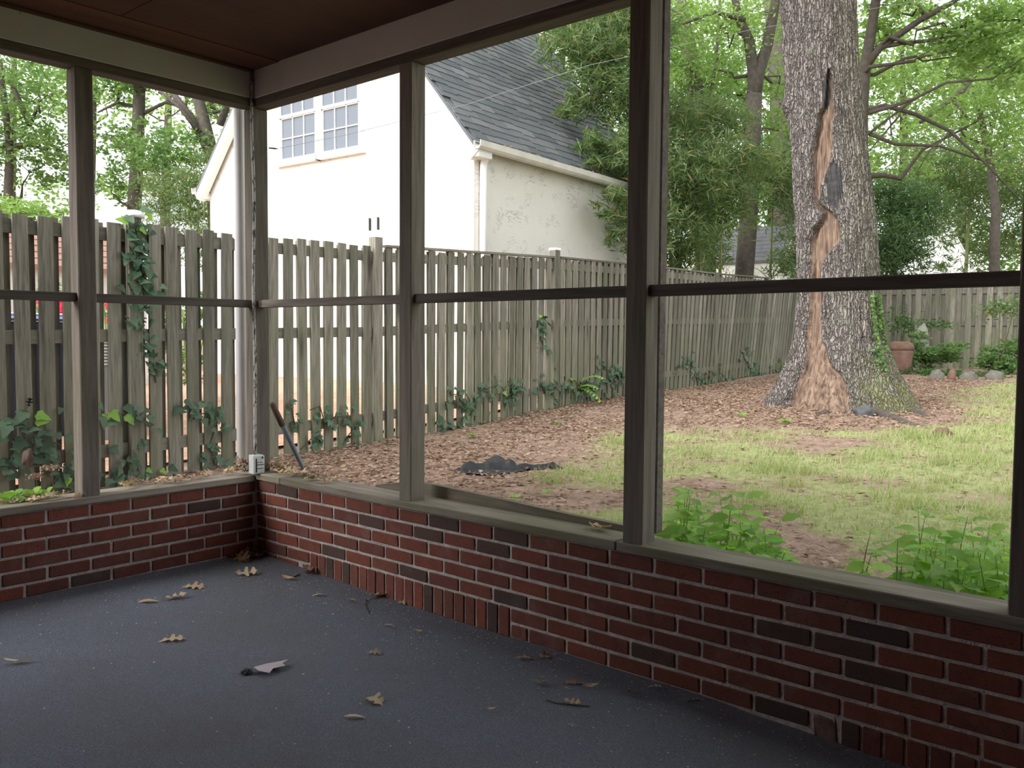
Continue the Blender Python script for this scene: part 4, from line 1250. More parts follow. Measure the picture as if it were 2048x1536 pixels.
tree('branching_tree', 'dark branching tree spreading out behind the right flank of the oak', [([(1722, 560, 14.5), (1722, 230, 14.5), (1728, 150, 14.5), (1738, 90, 14.5), (1752, 0, 14.4), (1760, -80, 14.4)], [.12, .11, .10, .09, .075, .06]), ([(1726, 140, 14.5), (1760, 95, 14.4), (1840, 40, 14.2), (1905, 5, 14), (1990, -60, 13.8)], [.075, .06, .05, .04, .03])],
     [(1800, 10, 14.5, .7, .35), (1900, 60, 14, .7, .35), (1960, 80, 13.6, .7, .4), (2010, 140, 13.6, .6, .4), (1745, 90, 14.8, .35, .4), (2040, 40, 13.4, .7, .5), (1930, 110, 14.5, .6, .3)], 5600, (.07, .13), .5, 'canopy_light', 74)
tree('bare_branched_tree', 'tree with long thin drooping bare branches to the right of the oak', [([(1700, 560, 16.5), (1702, 280, 16.5), (1712, 225, 16.4)], [.12, .11, .08]), ([(1712, 225, 16.4), (1770, 211, 16.3), (1830, 228, 16.2), (1900, 262, 16), (1975, 330, 15.8), (2040, 400, 15.7)], [.05, .045, .04, .03, .022, .012]),
      ([(1725, 262, 16.2), (1790, 288, 16.2), (1880, 292, 16), (1990, 330, 15.8)], [.04, .032, .025, .012]), ([(1720, 280, 16.2), (1840, 190, 16), (1815, 165, 16)], [.025, .02, .01]), ([(1730, 352, 17), (1770, 350, 17), (1800, 358, 17), (1845, 300, 17), (1960, 240, 17), (2030, 205, 17)], [.06, .05, .045, .03, .02, .012]),
      ([(1800, 230, 16.2), (1740, 300, 16.2)], [.02, .01]), ([(1905, 262, 16), (1860, 300, 16), (1830, 350, 16)], [.02, .014, .008]), ([(1870, 10, 16), (1960, 90, 16), (1955, 120, 16)], [.03, .02, .01])],
     [(1790, 160, 17, .8, .5), (1900, 200, 17, .9, .5), (1990, 260, 16.5, .8, .6), (2060, 180, 16, .8, .7), (1760, 300, 17.5, .6, .35), (1850, 330, 18, .7, .35)], 4800, (.06, .11), .5, 'canopy_light', 75, limbs=0)
tree('broken_branch_tree', 'tree with a thick broken branch slanting across light green leaves', [([(1990, 570, 21), (1988, 500, 21), (1992, 420, 21), (1975, 300, 21), (1945, 160, 21)], [.13, .12, .11, .09, .07]), ([(1840, 245, 19), (1880, 215, 19), (1925, 180, 19), (1945, 158, 19), (1920, 155, 19)], [.04, .06, .065, .06, .02]), ([(1905, 200, 19), (1930, 228, 19), (1937, 240, 19)], [.04, .03, .015])],
     [(1960, 130, 21, 1.2, .7), (1880, 240, 21.5, 1.0, .5), (2030, 280, 21, 1.2, .9), (1990, 200, 20.5, 1.1, .7), (2060, 90, 20, 1.2, .8)], 7000, (.08, .14), .5, 'canopy_light', 76)
far = [(1120, 30, 'far tree whose crown tops the ridge of the garage roof'), (1260, 33, 'far tree filling the sky behind the arching bamboo'), (1400, 31, 'far tree behind the mossy trunk'), (1540, 34, 'far tree behind the forked tree'), (1680, 32, 'far tree hidden behind the old oak'),
       (1800, 33, 'far tree behind the bare drooping branches'), (1920, 36, 'far tree behind the broken branch'), (2050, 34, 'far tree at the end of the back fence'), (2200, 33, 'far tree past the end of the weedy bay')]
for i, (px, dp, lb) in enumerate(far):
    tree('distant_tree', lb, [([(px, 560, dp), (px + 8, 300, dp), (px + 3, 60, dp)], [.2, .15, .07])],
         [(px, 60, dp, 2.4, 1.5), (px - 50, 150, dp, 2.0, 1.2), (px + 55, 170, dp, 2.0, 1.2), (px, 260, dp, 2.1, 1.2), (px - 40, 350, dp, 2.1, 1.1), (px + 45, 380, dp, 2.1, 1.2), (px, 470, dp, 2.2, 1.3), (px + 20, 540, dp + 1, 2.2, .8)],
         6800, (.15, .26), .6, 'canopy_light' if i % 3 else 'canopy_mid', 90 + i)

# overhead wire
mb = MB()
wp = [at(560, 296, 7.0), at(700, 268, 8.2), at(940, 207, 10.3), at(1180, 130, 11), at(1500, 60, 11.6), at(1800, 8, 12), at(2050, -30, 12.4)]
mb.tube(wp, .0032, 5)
M['wire'] = plain('grey_cable', (0.3, 0.3, 0.3), .5)
tag(mb.build('overhead_wire', M['wire'], None, wp[0]), 'thin grey overhead wire strung past the garage roof to the oak', 'wire')

# ================================================================== LEAF SHAPES
def leaf_mesh(name, kind, mat, curl=.25, seed=0):
    """unit-length leaf along +X with a raised midrib, lying about z=0"""
    r = random.Random(seed)
    if kind == 'ovate':
        half = [(0, .02), (.12, .16), (.28, .27), (.45, .30), (.62, .24), (.8, .13), (1, 0)]
    elif kind == 'toothed':
        half = [(0, .015), (.08, .13), (.15, .15), (.2, .215), (.27, .205), (.33, .245), (.41, .215), (.47, .225), (.56, .165), (.62, .165), (.72, .095), (.82, .06), (1, 0)]
    elif kind == 'ivy':
        half = [(0, .03), (-.1, .22), (.08, .42), (.2, .46), (.33, .3), (.45, .28), (.7, .18), (1, 0)]
    elif kind == 'oak':
        half = [(0, .015), (.14, .04), (.2, .17), (.28, .19), (.31, .06), (.42, .08), (.5, .33), (.6, .30), (.6, .09), (.7, .10), (.78, .25), (.87, .2), (.88, .07), (1, 0)]
    elif kind == 'narrow':
        half = [(0, .01), (.2, .09), (.5, .13), (.8, .08), (1, 0)]
    elif kind == 'round':
        half = [(0, .05), (.1, .28), (.35, .46), (.65, .46), (.9, .28), (1, 0)]
    vs, fs = [], []
    for x, w in half:
        z0 = curl * .8 * (x - .5) ** 2 * (1 if seed % 2 else -1)
        rise = curl * .22 * (w * 2)
        j = r.uniform(-.04, .04) * curl * 2
        vs += [(x, w, z0 + rise + j), (x, 0, z0 + .0), (x, -w, z0 + rise - j)]
    for i in range(len(half) - 1):
        a = i * 3
        fs += [(a, a + 1, a + 4, a + 3), (a + 1, a + 2, a + 5, a + 4)]
    me = bpy.data.meshes.new(name)
    me.from_pydata(vs, [], fs)
    me.polygons.foreach_set('use_smooth', [True] * len(me.polygons))
    me.materials.append(mat); me.update()
    return me
weed_me = [leaf_mesh('leaf', 'toothed', M['weed'], .3, k) for k in range(3)]
ivy_me = [leaf_mesh('leaf', 'ivy', M['ivy'], .25, k) for k in range(3)]
ivyy_me = [leaf_mesh('leaf', 'ivy', M['ivy_young'], .25, k) for k in range(2)]
leaflet_me = [leaf_mesh('leaflet', 'ovate', M['ivy_young'], .15, k) for k in range(2)]
oak_me = [leaf_mesh('oak_leaf', 'oak', M['tan_leaf'], c, k) for k, c in enumerate((.35, .6, .8, .5))]
oakd_me = [leaf_mesh('oak_leaf', 'oak', M['dead_leaf'], c, k) for k, c in enumerate((.5, .8, .6, .9))]
nar_me = [leaf_mesh('narrow_leaf', 'narrow', M['tan_leaf'], c, k) for k, c in enumerate((.4, .7))]
succ_me = [leaf_mesh('leaf', 'round', M['ivy_young'], .5, k) for k in range(2)]
def orient(dirv, normal=None, roll=0.0):
    x = Vector(dirv).normalized()
    n = Vector(normal) if normal is not None else Vector((0, 0, 1))
    y = n.cross(x)
    if y.length < 1e-3: y = Vector((0, 1, 0)).cross(x)
    y.normalize(); z = x.cross(y)
    R = Matrix((x, y, z)).transposed()
    if roll: R = R @ Matrix.Rotation(roll, 3, 'X')
    return R.to_euler()

# ================================================================== WEEDS BELOW THE OPENING
def weed(base, h, nlev, L, label, lean=(0, 0)):
    t = thing('weed_plant', label, 'plant', base, 'leafy weeds outside the sill')
    top = Vector((base.x + lean[0], base.y + lean[1], base.z + h))
    pts = [base.lerp(top, q) + Vector((lean[0], lean[1], 0)) * (q * q - q) * .6 for q in np.linspace(0, 1, 7)]
    pts[0] = pts[0] - Vector((0, 0, .05))
    mb = MB(); mb.tube(pts, [.0032, .003, .0028, .0026, .0022, .0018, .0012], 6)
    mb.build('stem', M['weed_stem'], t, smooth=True)
    a = rnd.uniform(0, 6.28)
    for k in range(nlev):
        q = .12 + .86 * k / max(1, nlev - 1)
        p = pts[0].lerp(pts[-1], q) if False else pts[min(6, int(q * 6))].lerp(pts[min(6, int(q * 6) + 1)], q * 6 - int(q * 6))
        sz = L * (1.0 - .45 * abs(q - .55) / .45) * rnd.uniform(.85, 1.1)
        for s in (0, math.pi):
            an = a + s + rnd.uniform(-.25, .25)
            d = Vector((math.cos(an), math.sin(an), .10 - .55 * (1 - q) + rnd.uniform(-.35, .15))).normalized()
            mb2 = d * .02
            link('leaf', rnd.choice(weed_me), None, t, p + mb2 * .3 - base, orient(d, (rnd.uniform(-.75, .25), rnd.uniform(-.65, .3), 1)), sz)
        a += math.pi / 2 + rnd.uniform(-.3, .3)
wlab = ['leafy green weed growing in the clump against the dark porch post', 'leafy green weed in the big clump at the far end of the weedy bay']
spots = []
for k in range(34):
    u = rnd.random()
    px = rnd.uniform(1335, 1560); d = .26 + .5 * rnd.random() ** 1.3
    p = onplane(px, 1000, 0, d)
    spots.append((Vector((d, p.y, 0)), rnd.uniform(.22, .44) * (1 if px < 1500 else .8), 0))
for k in range(48):
    px = rnd.uniform(1715, 2060); d = .24 + .5 * rnd.random() ** 1.4
    p = onplane(px, 1000, 0, d)
    spots.append((Vector((d, p.y, 0)), rnd.uniform(.22, .42) * (1 if px > 1790 else .75), 1))
for p, h, w in spots:
    p.z = gz(p.x, p.y)
    weed(p, h, rnd.choice((5, 6, 6)), rnd.uniform(.12, .165), wlab[w], (rnd.uniform(-.06, .06), rnd.uniform(-.06, .06)))
# small seedlings and tufts scattered on the soil
for (px, py, n, L, lb) in ((1095, 992, 5, .05, 'small green seedling near the edging board'), (1030, 1002, 4, .05, 'low green seedling beside the edging board'), (945, 876, 6, .07, 'small green weed among the leaves near the fence foot'), (1570, 848, 6, .10, 'broad leaved green weed in front of the oak'),
                           (1485, 835, 4, .09, 'pale green weed on the leaf litter beside the oak'), (1115, 850, 5, .06, 'small yellow green weed in the leaf litter'), (1115, 1018, 3, .035, 'tiny seedling sprouting on the mossy sill')):
    b = onground(px, py) if py != 1018 else onplane(px, 1035, 2, .472)
    t = thing('seedling', lb, 'plant', b)
    mb = MB(); mb.tube([b - Vector((0, 0, .02)), b + Vector((0, 0, .03))], .002, 5); mb.build('stem', M['weed_stem'], t)
    for k in range(n):
        a = 6.283 * k / n + rnd.uniform(-.3, .3)
        link('leaf', rnd.choice(leaflet_me), None, t, (0, 0, .02), orient((math.cos(a), math.sin(a), .35)), L * rnd.uniform(.8, 1.2))
# succulent rosettes at the left end of the sill
for (px, py, s) in ((25, 990, .035), (62, 985, .035), (90, 988, .025), (10, 1003, .03)):
    b = onplane(px, py + 8, 1, .12); b.z = .455
    t = thing('succulent', 'bright green fleshy stonecrop spilling over the left sill', 'plant', b, 'stonecrop on the left sill')
    for k in range(9):
        a = k * 2.4; ti = .2 + .1 * k
        link('leaf', succ_me[k % 2], None, t, (.018 * math.cos(a), .018 * math.sin(a), .004 * k), orient((math.cos(a), math.sin(a), ti)), s * 1.3)

# ================================================================== IVY ON THE FENCE
def ivy(label, path, nleaf, size, spread, young=0.0, onfence=True):
    """path: pixel polyline on the fence face"""
    pts = []
    for px, py in path:
        d = ray(px, py)
        # intersect with the vertical plane y = fence_y(x) - .04
        t = (1.6 + .09 * (CAM[0] + .7) - .045 - CAM[1]) / (d[1] - .09 * d[0])
        pts.append(Vector(CAM + d * t))
    b = min(pts, key=lambda p: p.z).copy()
    t = thing('ivy', label, 'ivy', b, 'ivy climbing the picket fence')
    mb = MB(); mb.tube(pts, .005, 5); mb.build('stem', M['vine_stem'], t, smooth=True)
    seg = [(pts[i] - pts[i + 1]).length for i in range(len(pts) - 1)]; tot = sum(seg)
    for k in range(nleaf):
        s = rnd.random() * tot
        for i, l in enumerate(seg):
            if s <= l: break
            s -= l
        p = pts[i].lerp(pts[i + 1], min(1, s / l))
        p = p + Vector((rnd.gauss(0, spread), -abs(rnd.gauss(.015, .02)), rnd.gauss(0, spread * .8)))
        p.z = max(p.z, gz(p.x, p.y) + .02)
        d = Vector((rnd.gauss(0, .6), rnd.uniform(-.5, 0), rnd.uniform(-1, .1)))
        yg = rnd.random() < young * (1 if p.z > b.z + .9 * (max(q.z for q in pts) - b.z) else .0) or rnd.random() < .012
        link('leaf', rnd.choice(ivyy_me if yg else ivy_me), None, t, p - b, orient(d, (rnd.gauss(0, .35), -1, .5 + rnd.gauss(0, .3))), size * rnd.uniform(.7, 1.25))
ivy('dense ivy hanging down the fence post with the round white cap', [(268, 428), (272, 470), (275, 520), (282, 570), (282, 600)], 95, .075, .055, .6)
ivy('thin lower strand of ivy below the dense ivy on the capped post', [(285, 610), (285, 640), (290, 690), (305, 720), (312, 765)], 30, .06, .03)
ivy('short side shoot of ivy crossing two pickets', [(250, 632), (265, 640), (280, 645)], 8, .055, .02)
ivy('bushy ivy at the fence foot seen beside the pale edged post', [(215, 830), (235, 826), (270, 830), (262, 880), (262, 930)], 30, .075, .06, .3)
ivy('ivy clump on the pickets just left of the downpipe', [(370, 800), (385, 830), (425, 825), (440, 830), (420, 890), (430, 930)], 46, .065, .06)
ivy('ivy at the far left end of the fence foot', [(35, 840), (50, 870), (50, 900), (20, 930)], 30, .085, .07, .2)
ivy('ivy leaves between the left pickets beside the papery brown lump', [(90, 845), (95, 880), (120, 890), (130, 940), (110, 980)], 34, .075, .06, .2)
ivy('low ivy spreading behind the left sill', [(205, 960), (250, 958), (300, 955), (330, 950)], 30, .065, .05, .3)
ivy('small ivy sprig on the pickets right of the corner post', [(580, 805), (583, 815), (590, 850)], 12, .055, .03)
ivy('ivy tangle on the pickets above the leaf litter', [(660, 840), (675, 830), (695, 825), (705, 860), (690, 880)], 34, .06, .06)
ivy('ivy beside the mossy fence post', [(620, 820), (640, 812), (650, 850), (615, 885), (600, 900)], 22, .055, .05)
ivy('ivy mat at the foot of the fence beyond the first yard post', [(905, 790), (930, 785), (940, 800), (925, 850), (880, 860)], 60, .065, .08)
ivy('ivy mat spreading along the fence below the cream wall', [(960, 780), (1000, 770), (1015, 790), (1040, 770), (1010, 800)], 60, .065, .08)
ivy('ivy sprig high on the post with the flat pale cap', [(1078, 640), (1085, 650), (1080, 670), (1088, 695)], 20, .085, .045, .3)
ivy('dark ivy bank behind the long pinnate leaves', [(1080, 780), (1120, 770), (1160, 785), (1200, 770), (1240, 750)], 90, .075, .11)
ivy('ivy bank where the fence meets the dark porch post', [(1190, 730), (1215, 740), (1240, 745), (1230, 780)], 45, .075, .09)
ivy('ivy on the leaning pickets near the oak', [(1350, 735), (1380, 725), (1400, 760), (1440, 745), (1460, 765)], 55, .08, .09)
ivy('ivy at the shaded fence foot left of the oak', [(1480, 700), (1500, 730), (1510, 760), (1545, 740), (1570, 745)], 60, .09, .12)

# long pinnate leaved sapling by the fence
b = onground(1155, 808)
t = thing('pinnate_sapling', 'sapling with long bright pinnate leaves in front of the fence ivy', 'plant', b)
mb = MB(); mb.tube([b, b + Vector((.02, -.03, .22)), b + Vector((.05, -.06, .34))], [.008, .006, .004], 6); mb.build('stem', M['weed_stem'], t, smooth=True)
for (pxa, pya, pxb, pyb) in ((1150, 770, 1110, 752), (1160, 765, 1205, 755), (1155, 775, 1200, 800), (1150, 775, 1140, 758), (1150, 780, 1195, 775)):
    dz = pxof(b + Vector((0, 0, .3)))[2]
    A = at(pxa, pya, dz); B = at(pxb, pyb, dz - .25)
    ax = [A.lerp(B, q) + Vector((0, 0, .10 * q * (1 - q) * 4 * .5)) for q in np.linspace(0, 1, 9)]
    mb = MB(); mb.tube(ax, .0025, 4); fr = mb.build('frond', M['weed_stem'], t)
    for k in range(1, 9):
        d = (ax[k] - ax[k - 1]).normalized(); sd_ = d.cross(Vector((0, 0, 1))).normalized()
        for s in (-1, 1):
            link('leaflet', rnd.choice(leaflet_me), None, fr, ax[k] - b, orient(sd_ * s + d * .55 + Vector((0, 0, -.35))), .085 * (1.1 - .05 * k))

# ivy climbing the right flank of the oak
def oak_ivy():
    rs = np.random.RandomState(77)
    cent = []
    for k in range(3200):
        q = rs.rand()
        y = 585 + 245 * q ** .8
        xr = np.interp(y, TY, TXR)
        x = xr - rs.rand() ** 1.2 * (20 if y < 700 else 42) + 6
        p = at(x, y, 10.05 - .25 * rs.rand() + (.1 if x > xr - 8 else -.05))
        cent.append(p)
    v = leaf_quads(np.array(cent), len(cent), (.03, .06), .8, .1, rs, .3)
    t = thing('ivy', 'bright green ivy climbing the right flank of the old oak', 'ivy', at(1800, 820, 10))
    b0 = np.array(BASE[t.name])
    tag(link('foliage', np_mesh('foliage', v - b0, [(0, 1, 2, 3)], 4), M['canopy_mid'], t), kind='stuff')
    mb = MB(); mb.tube([at(1810, 830, 9.9), at(1780, 740, 10.05), at(1762, 660, 10.2), at(1757, 590, 10.25)], .012, 6); mb.build('stem', M['vine_stem'], t)
oak_ivy()
# low shrubs by the back fence and behind the wall of stones
def shrub(label, blobs, n, mat, seed, sizes=(.06, .11), **kw):
    bs = [(at(px, py, dp), rh, rv) for px, py, dp, rh, rv in blobs]
    c = bs[0][0]; b = Vector((c.x, c.y, gz(c.x, c.y)))
    t = thing('shrub', label, 'shrub', b, 'low shrubs by the back fence')
    mb = MB()
    for c2, rh, rv in bs: mb.tube([b, c2], [.012, .006], 5)
    mb.build('stem', M['vine_stem'], t)
    foliage('foliage', bs, n, sizes, .55, M[mat], t, seed, **kw)
shrub('leafy green shrub beside the terracotta urn', [(1850, 715, 17.5, .45, .25), (1880, 705, 17.5, .5, .25), (1835, 690, 17.6, .2, .3)], 2600, 'canopy_mid', 301)
shrub('leafy green shrub by the far right end of the stones', [(1985, 715, 17, .5, .25), (2010, 735, 16.6, .4, .2), (2040, 700, 17, .5, .35)], 2600, 'canopy_mid', 302)
shrub('low dark ground cover around the stones', [(1900, 750, 16, .6, .07), (1960, 755, 15.8, .6, .07), (1850, 745, 16.5, .5, .08)], 1800, 'canopy_dark', 303, (.05, .08))
shrub('thin creeper on the back fence above the urn', [(1795, 640, 18.2, .12, .35), (1810, 650, 18.2, .2, .15), (1870, 650, 18.3, .3, .06)], 420, 'canopy_dark', 304, sigma=.6, per=5)
shrub('yellowish branch tip hanging before the back fence', [(2000, 620, 16.5, .35, .12), (2030, 610, 16.5, .3, .14)], 420, 'bamboo', 305, sigma=.6, per=5)

# ================================================================== YARD OBJECTS
def lathe(mb, c, prof, seg=20):
    vs, fs = [], []
    for z, r_ in prof:
        for k in range(seg):
            t = 2 * math.pi * k / seg
            vs.append((c.x + r_ * math.cos(t), c.y + r_ * math.sin(t), c.z + z))
    for i in range(len(prof) - 1):
        for k in range(seg):
            fs.append((i * seg + k, i * seg + (k + 1) % seg, (i + 1) * seg + (k + 1) % seg, (i + 1) * seg + k))
    fs.append(tuple(range(seg))[::-1]); fs.append(tuple((len(prof) - 1) * seg + k for k in range(seg)))
    mb.add(vs, fs)
M['terracotta'] = plain('old_terracotta', (0.19, 0.108, 0.08), .9, .3, 8, .4)
b = at(1800, 735, 16.8); b.z = gz(b.x, b.y)
hpx = 16.8 / FPX
ur = thing('terracotta_urn', 'tall round terracotta pot standing behind the oak by the back fence', 'pot', b)
mb = MB(); lathe(mb, b, [(0, .17), (.15, .20), (.40, .225), (.46, .225)]); mb.build('body', M['terracotta'], ur, smooth=True)
mb = MB(); lathe(mb, b, [(.455, .235), (.50, .245), (.58, .215), (.62, .14), (.60, .11)]); mb.build('lid', M['terracotta'], ur, smooth=True)
# pale pointed board leaning on the back fence
b = at(1844, 705, 17.6)
mb = MB()
w = .165; hh = .72
pro = [(-w, 0), (w, 0), (w * .62, hh * .8), (0.03, hh), (-w * .55, hh * .82)]
vs = [b + RH * u + Vector((0, 0, v - .12)) for u, v in pro] + [b + RH * u + FH * .03 + Vector((0, 0, v - .12)) for u, v in pro]
mb.add(vs, [(4, 3, 2, 1, 0), (5, 6, 7, 8, 9)] + [(i, (i + 1) % 5, (i + 1) % 5 + 5, i + 5) for i in range(5)])
M['pale_stone'] = plain('pale_stone', (0.30, 0.30, 0.25), .9, .25, 10, .4)
tag(mb.build('pointed_slab', M['pale_stone'], None, b), 'pale pointed slab standing upright against the back fence', 'slab')
def rock(name, label, c, sx, sy, sz, mat, seed, cat='stone', group=None):
    bm = bmesh.new(); bmesh.ops.create_icosphere(bm, subdivisions=3, radius=1.0)
    for v in bm.verts:
        n = 1 + .4 * noise.noise(v.co * 1.5 + Vector((seed, 0, 0))) + .16 * noise.noise(v.co * 4 + Vector((0, seed, 0)))
        v.co = Vector((v.co.x * sx * n, v.co.y * sy * n, v.co.z * sz * n))
    me = bpy.data.meshes.new(name); bm.to_mesh(me); bm.free()
    me.polygons.foreach_set('use_smooth', [True] * len(me.polygons))
    o = link(name, me, mat, None, c, (0, 0, seed))
    return tag(o, label, cat, group)
M['dark_stone'] = plain('dark_stone', (0.085, 0.088, 0.09), .85, .35, 18, .7)
M['grey_stone'] = plain('grey_stone', (0.17, 0.16, 0.13), .95, .45, 10, 1.0)
p = onground(1728, 832); rock('stone', 'rounded black stone lying at the foot of the oak', p + Vector((0, 0, .035)), .115, .10, .075, M['dark_stone'], 1)
p = onground(1886, 870); rock('stone', 'small brown root knob or stone in the grass right of the oak', p + Vector((0, 0, .02)), .07, .06, .055, M['terracotta'], 2)
for k, (px, py, sx, sz, lb) in enumerate(((1873, 750, .125, .12, 'grey mossy stone in the row before the back fence, next to the urn'), (1903, 755, .07, .13, 'reddish broken stone standing in the row before the back fence'), (1936, 760, .135, .10, 'long flat grey stone in the middle of the row before the back fence'), (1988, 765, .20, .11, 'long grey stone at the end of the row before the back fence'))):
    p = at(px, py, 14.8); p.z = gz(p.x, p.y) + sz * .35
    rock('stone', lb, p, sx, min(sx, .12), sz, M['terracotta'] if k == 1 else M['grey_stone'], 3 + k)
# crumpled black plastic sheet
def tarp():
    A = onground(912, 947); B = onground(1125, 938)
    d = (B - A); L = d.length; d.normalize(); n = Vector((-d.y, d.x, 0))
    nu, nv = 60, 26
    vs, fs, keep = [], [], {}
    for j in range(nv):
        for i in range(nu):
            u = i / (nu - 1); v = j / (nv - 1)
            wd = .10 + .20 * math.sin(math.pi * min(1, u * 1.6)) * (1 if u < .62 else max(.25, 1 - (u - .62) * 2.3)) + .04 * noise.noise((u * 6, 1, 0))
            p = A + d * (u * L) + n * ((v - .35) * wd * 1.5 + .06 * noise.noise((u * 5, 3, 0)))
            e = min(v, 1 - v, u * 3, (1 - u) * 3)
            fold = abs(noise.noise((u * 7, v * 3 + u * 3, 2))) * .16 + .05 * abs(noise.noise((u * 19, v * 9, 4)))
            ridge = .09 * math.exp(-((v - .30 - .15 * math.sin(u * 5)) / .10) ** 2) * (1 if u < .55 else .45)
            hump = .12 * math.exp(-(((u - .42) / .10) ** 2 + ((v - .75) / .25) ** 2))
            z = gz(p.x, p.y) + .012 + (fold * .3 + ridge * .5 + hump * .55) * min(1, e * 5) - (.0)
            vs.append((p.x, p.y, z))
    for j in range(nv - 1):
        for i in range(nu - 1):
            fs.append((j * nu + i, j * nu + i + 1, (j + 1) * nu + i + 1, (j + 1) * nu + i))
    mb = MB(); mb.add(vs, fs)
    m, nt, b = nmat('black_sheet'); setp(nt, b, (0.012, 0.012, 0.015), .5, bump(nt, noi(nt, coords(nt, rnd_off=False), 25, 4), .5, .01), .5)
    tag(mb.build('plastic_sheet', m, None, A, True), 'crumpled black plastic sheet lying on the leaf litter', 'plastic sheet')
tarp()
# long handled tool leaning on the corner
hb = onground(618, 950)
ht = onplane(543, 805, 0, .16)
pb2 = onplane(611, 945, 0, .30)
tl = thing('garden_tool', 'grey tool handle with brown grip leaning outside against the corner post', 'tool', pb2)
M['grey_metal'] = plain('grey_handle', (0.20, 0.22, 0.25), .45, .15)
M['brown_grip'] = plain('brown_grip', (0.10, 0.065, 0.05), .8, .3)
hm_ = ht.lerp(pb2, .33)
dn = pb2 + (pb2 - ht).normalized() * .20
mb = MB(); mb.tube([hm_, dn], .0145, 10); mb.build('handle', M['grey_metal'], tl, smooth=True)
mb = MB(); mb.tube([ht, ht.lerp(hm_, .1), hm_.lerp(ht, .04), hm_], [.012, .0175, .0185, .016], 10); mb.build('grip', M['brown_grip'], tl, smooth=True)

# ---- things glimpsed through the left pickets
M['rose'] = plain('red_rose', (0.75, 0.02, 0.05), .6, .2)
def rose_bush(label, px, pys, dep, fl, group='rose bushes behind the fence'):
    c = at(px, pys, dep); b = Vector((c.x, c.y, gz(c.x, c.y)))
    t = thing('rose_bush', label, 'rose bush', b, group)
    mb = MB()
    for k in range(4): mb.tube([b, c + Vector((rnd.gauss(0, .12), rnd.gauss(0, .12), .1))], .008, 5)
    mb.build('stem', M['weed_stem'], t)
    foliage('foliage', [(c, .28, .32), (c - Vector((0, 0, .35)), .25, .3)], 900, (.04, .07), .6, M['canopy_mid'], t, int(px))
    for (fx, fy) in fl:
        p = at(fx, fy, dep - .25)
        bm = bmesh.new(); bmesh.ops.create_icosphere(bm, subdivisions=2, radius=.034)
        for v in bm.verts: v.co *= 1 + .25 * noise.noise(v.co * 40)
        me = bpy.data.meshes.new('flower'); bm.to_mesh(me); bm.free()
        link('flower', me, M['rose'], t, p - b)
rose_bush('rose bush with red blooms behind the pickets at the left end', 118, 620, 7.6, [(82, 604), (84, 612), (118, 602), (120, 610), (116, 618), (122, 624), (126, 614), (112, 628), (121, 632)])
rose_bush('rose bush with red blooms behind the pickets beside the pale edged post', 222, 620, 8.6, [(217, 608), (218, 614), (257, 626), (256, 632), (219, 640), (258, 620)])
rose_bush('rose bush with pink red blooms behind the pickets left of the downpipe', 375, 640, 8.4, [(344, 618), (345, 640), (381, 620), (382, 672), (381, 680), (417, 712), (345, 650), (382, 628), (417, 622), (380, 660)])
def stripes():
    m, nt, b = nmat('blue_stripes')
    v = coords(nt, rnd_off=False)
    w = nd(nt, 'ShaderNodeTexWave', {'Vector': v, 'Scale': 9.0}, bands_direction='Z')
    setp(nt, b, ramp(nt, w.outputs['Fac'], [(.45, (0.75, 0.77, 0.82)), (.5, (0.07, 0.10, 0.40))]), .8)
    return m
c = at(90, 640, 6.9)
bn = thing('storage_bin', 'dark navy storage bin with a striped blue and white cushion top behind the left pickets', 'bin', (c.x, c.y, gz(c.x, c.y)))
M['navy'] = plain('navy_plastic', (0.02, 0.025, 0.06), .5, .3)
bbox('body', M['navy'], c.x - .55, c.y - .2, gz(c.x, c.y) - .02, c.x + .2, c.y + .3, c.z - .02, bn, .02)
bbox('cushion', stripes(), c.x - .55, c.y - .22, c.z - .02, c.x + .22, c.y + .32, c.z + .05, bn, .025)
c = at(232, 700, 7.0)
ac = thing('air_conditioner', 'grey slatted air conditioner unit behind the pickets beside the navy bin', 'air conditioner', (c.x, c.y, gz(c.x, c.y)))
M['ac'] = plain('ac_metal', (0.30, 0.31, 0.32), .5, .1)
bbox('body', M['ac'], c.x - .12, c.y, gz(c.x, c.y) - .02, c.x + .2, c.y + .4, c.z + .12, ac, .01)
for k in range(9):
    bbox('slat', M['grey_wall'], c.x - .1, c.y - .012, c.z - .12 + k * .025, c.x + .18, c.y + .0, c.z - .108 + k * .025, ac, .002)
# paper nest and dry seed heads by the left sill
c = onplane(56, 918, 1, 1.0)
nb = at(56, 918, pxof((c.x, .8, c.z))[2])
p = at(56, 915, 4.9)
rock('dead_leaf_clump', 'papery brown lump hanging among the ivy at the left end', p, .03, .03, .05, M['brown_grip'], 9, 'leaf')

# ================================================================== LEAVES ON THE SILLS
def put(me, name, p, size, label, cat, group=None, up=None, tilt=.35):
    a = rnd.uniform(0, 6.283)
    d = Vector((math.cos(a), math.sin(a), rnd.uniform(-tilt, tilt) * .6))
    n = Vector((rnd.uniform(-tilt, tilt), rnd.uniform(-tilt, tilt), 1))
    o = link(name, me, None, None, p - d * size * .5, orient(d, n), size)
    return tag(o, label, cat, group)
GL = 'dry oak leaves drifted on the corner sill'
for k in range(46):
    y = -.02 - .62 * rnd.random() ** 1.6; x = rnd.uniform(.03, .17) if y < -.1 else rnd.uniform(.03, .2)
    h = .036 * (1 - min(1, -y / .6))
    put(rnd.choice(oak_me + oakd_me), 'dry_leaf', Vector((x, y, .484 + rnd.random() * h)), rnd.uniform(.05, .10), 'dry brown oak leaf drifted on the sill right of the junction box', 'leaf', GL, tilt=.7)
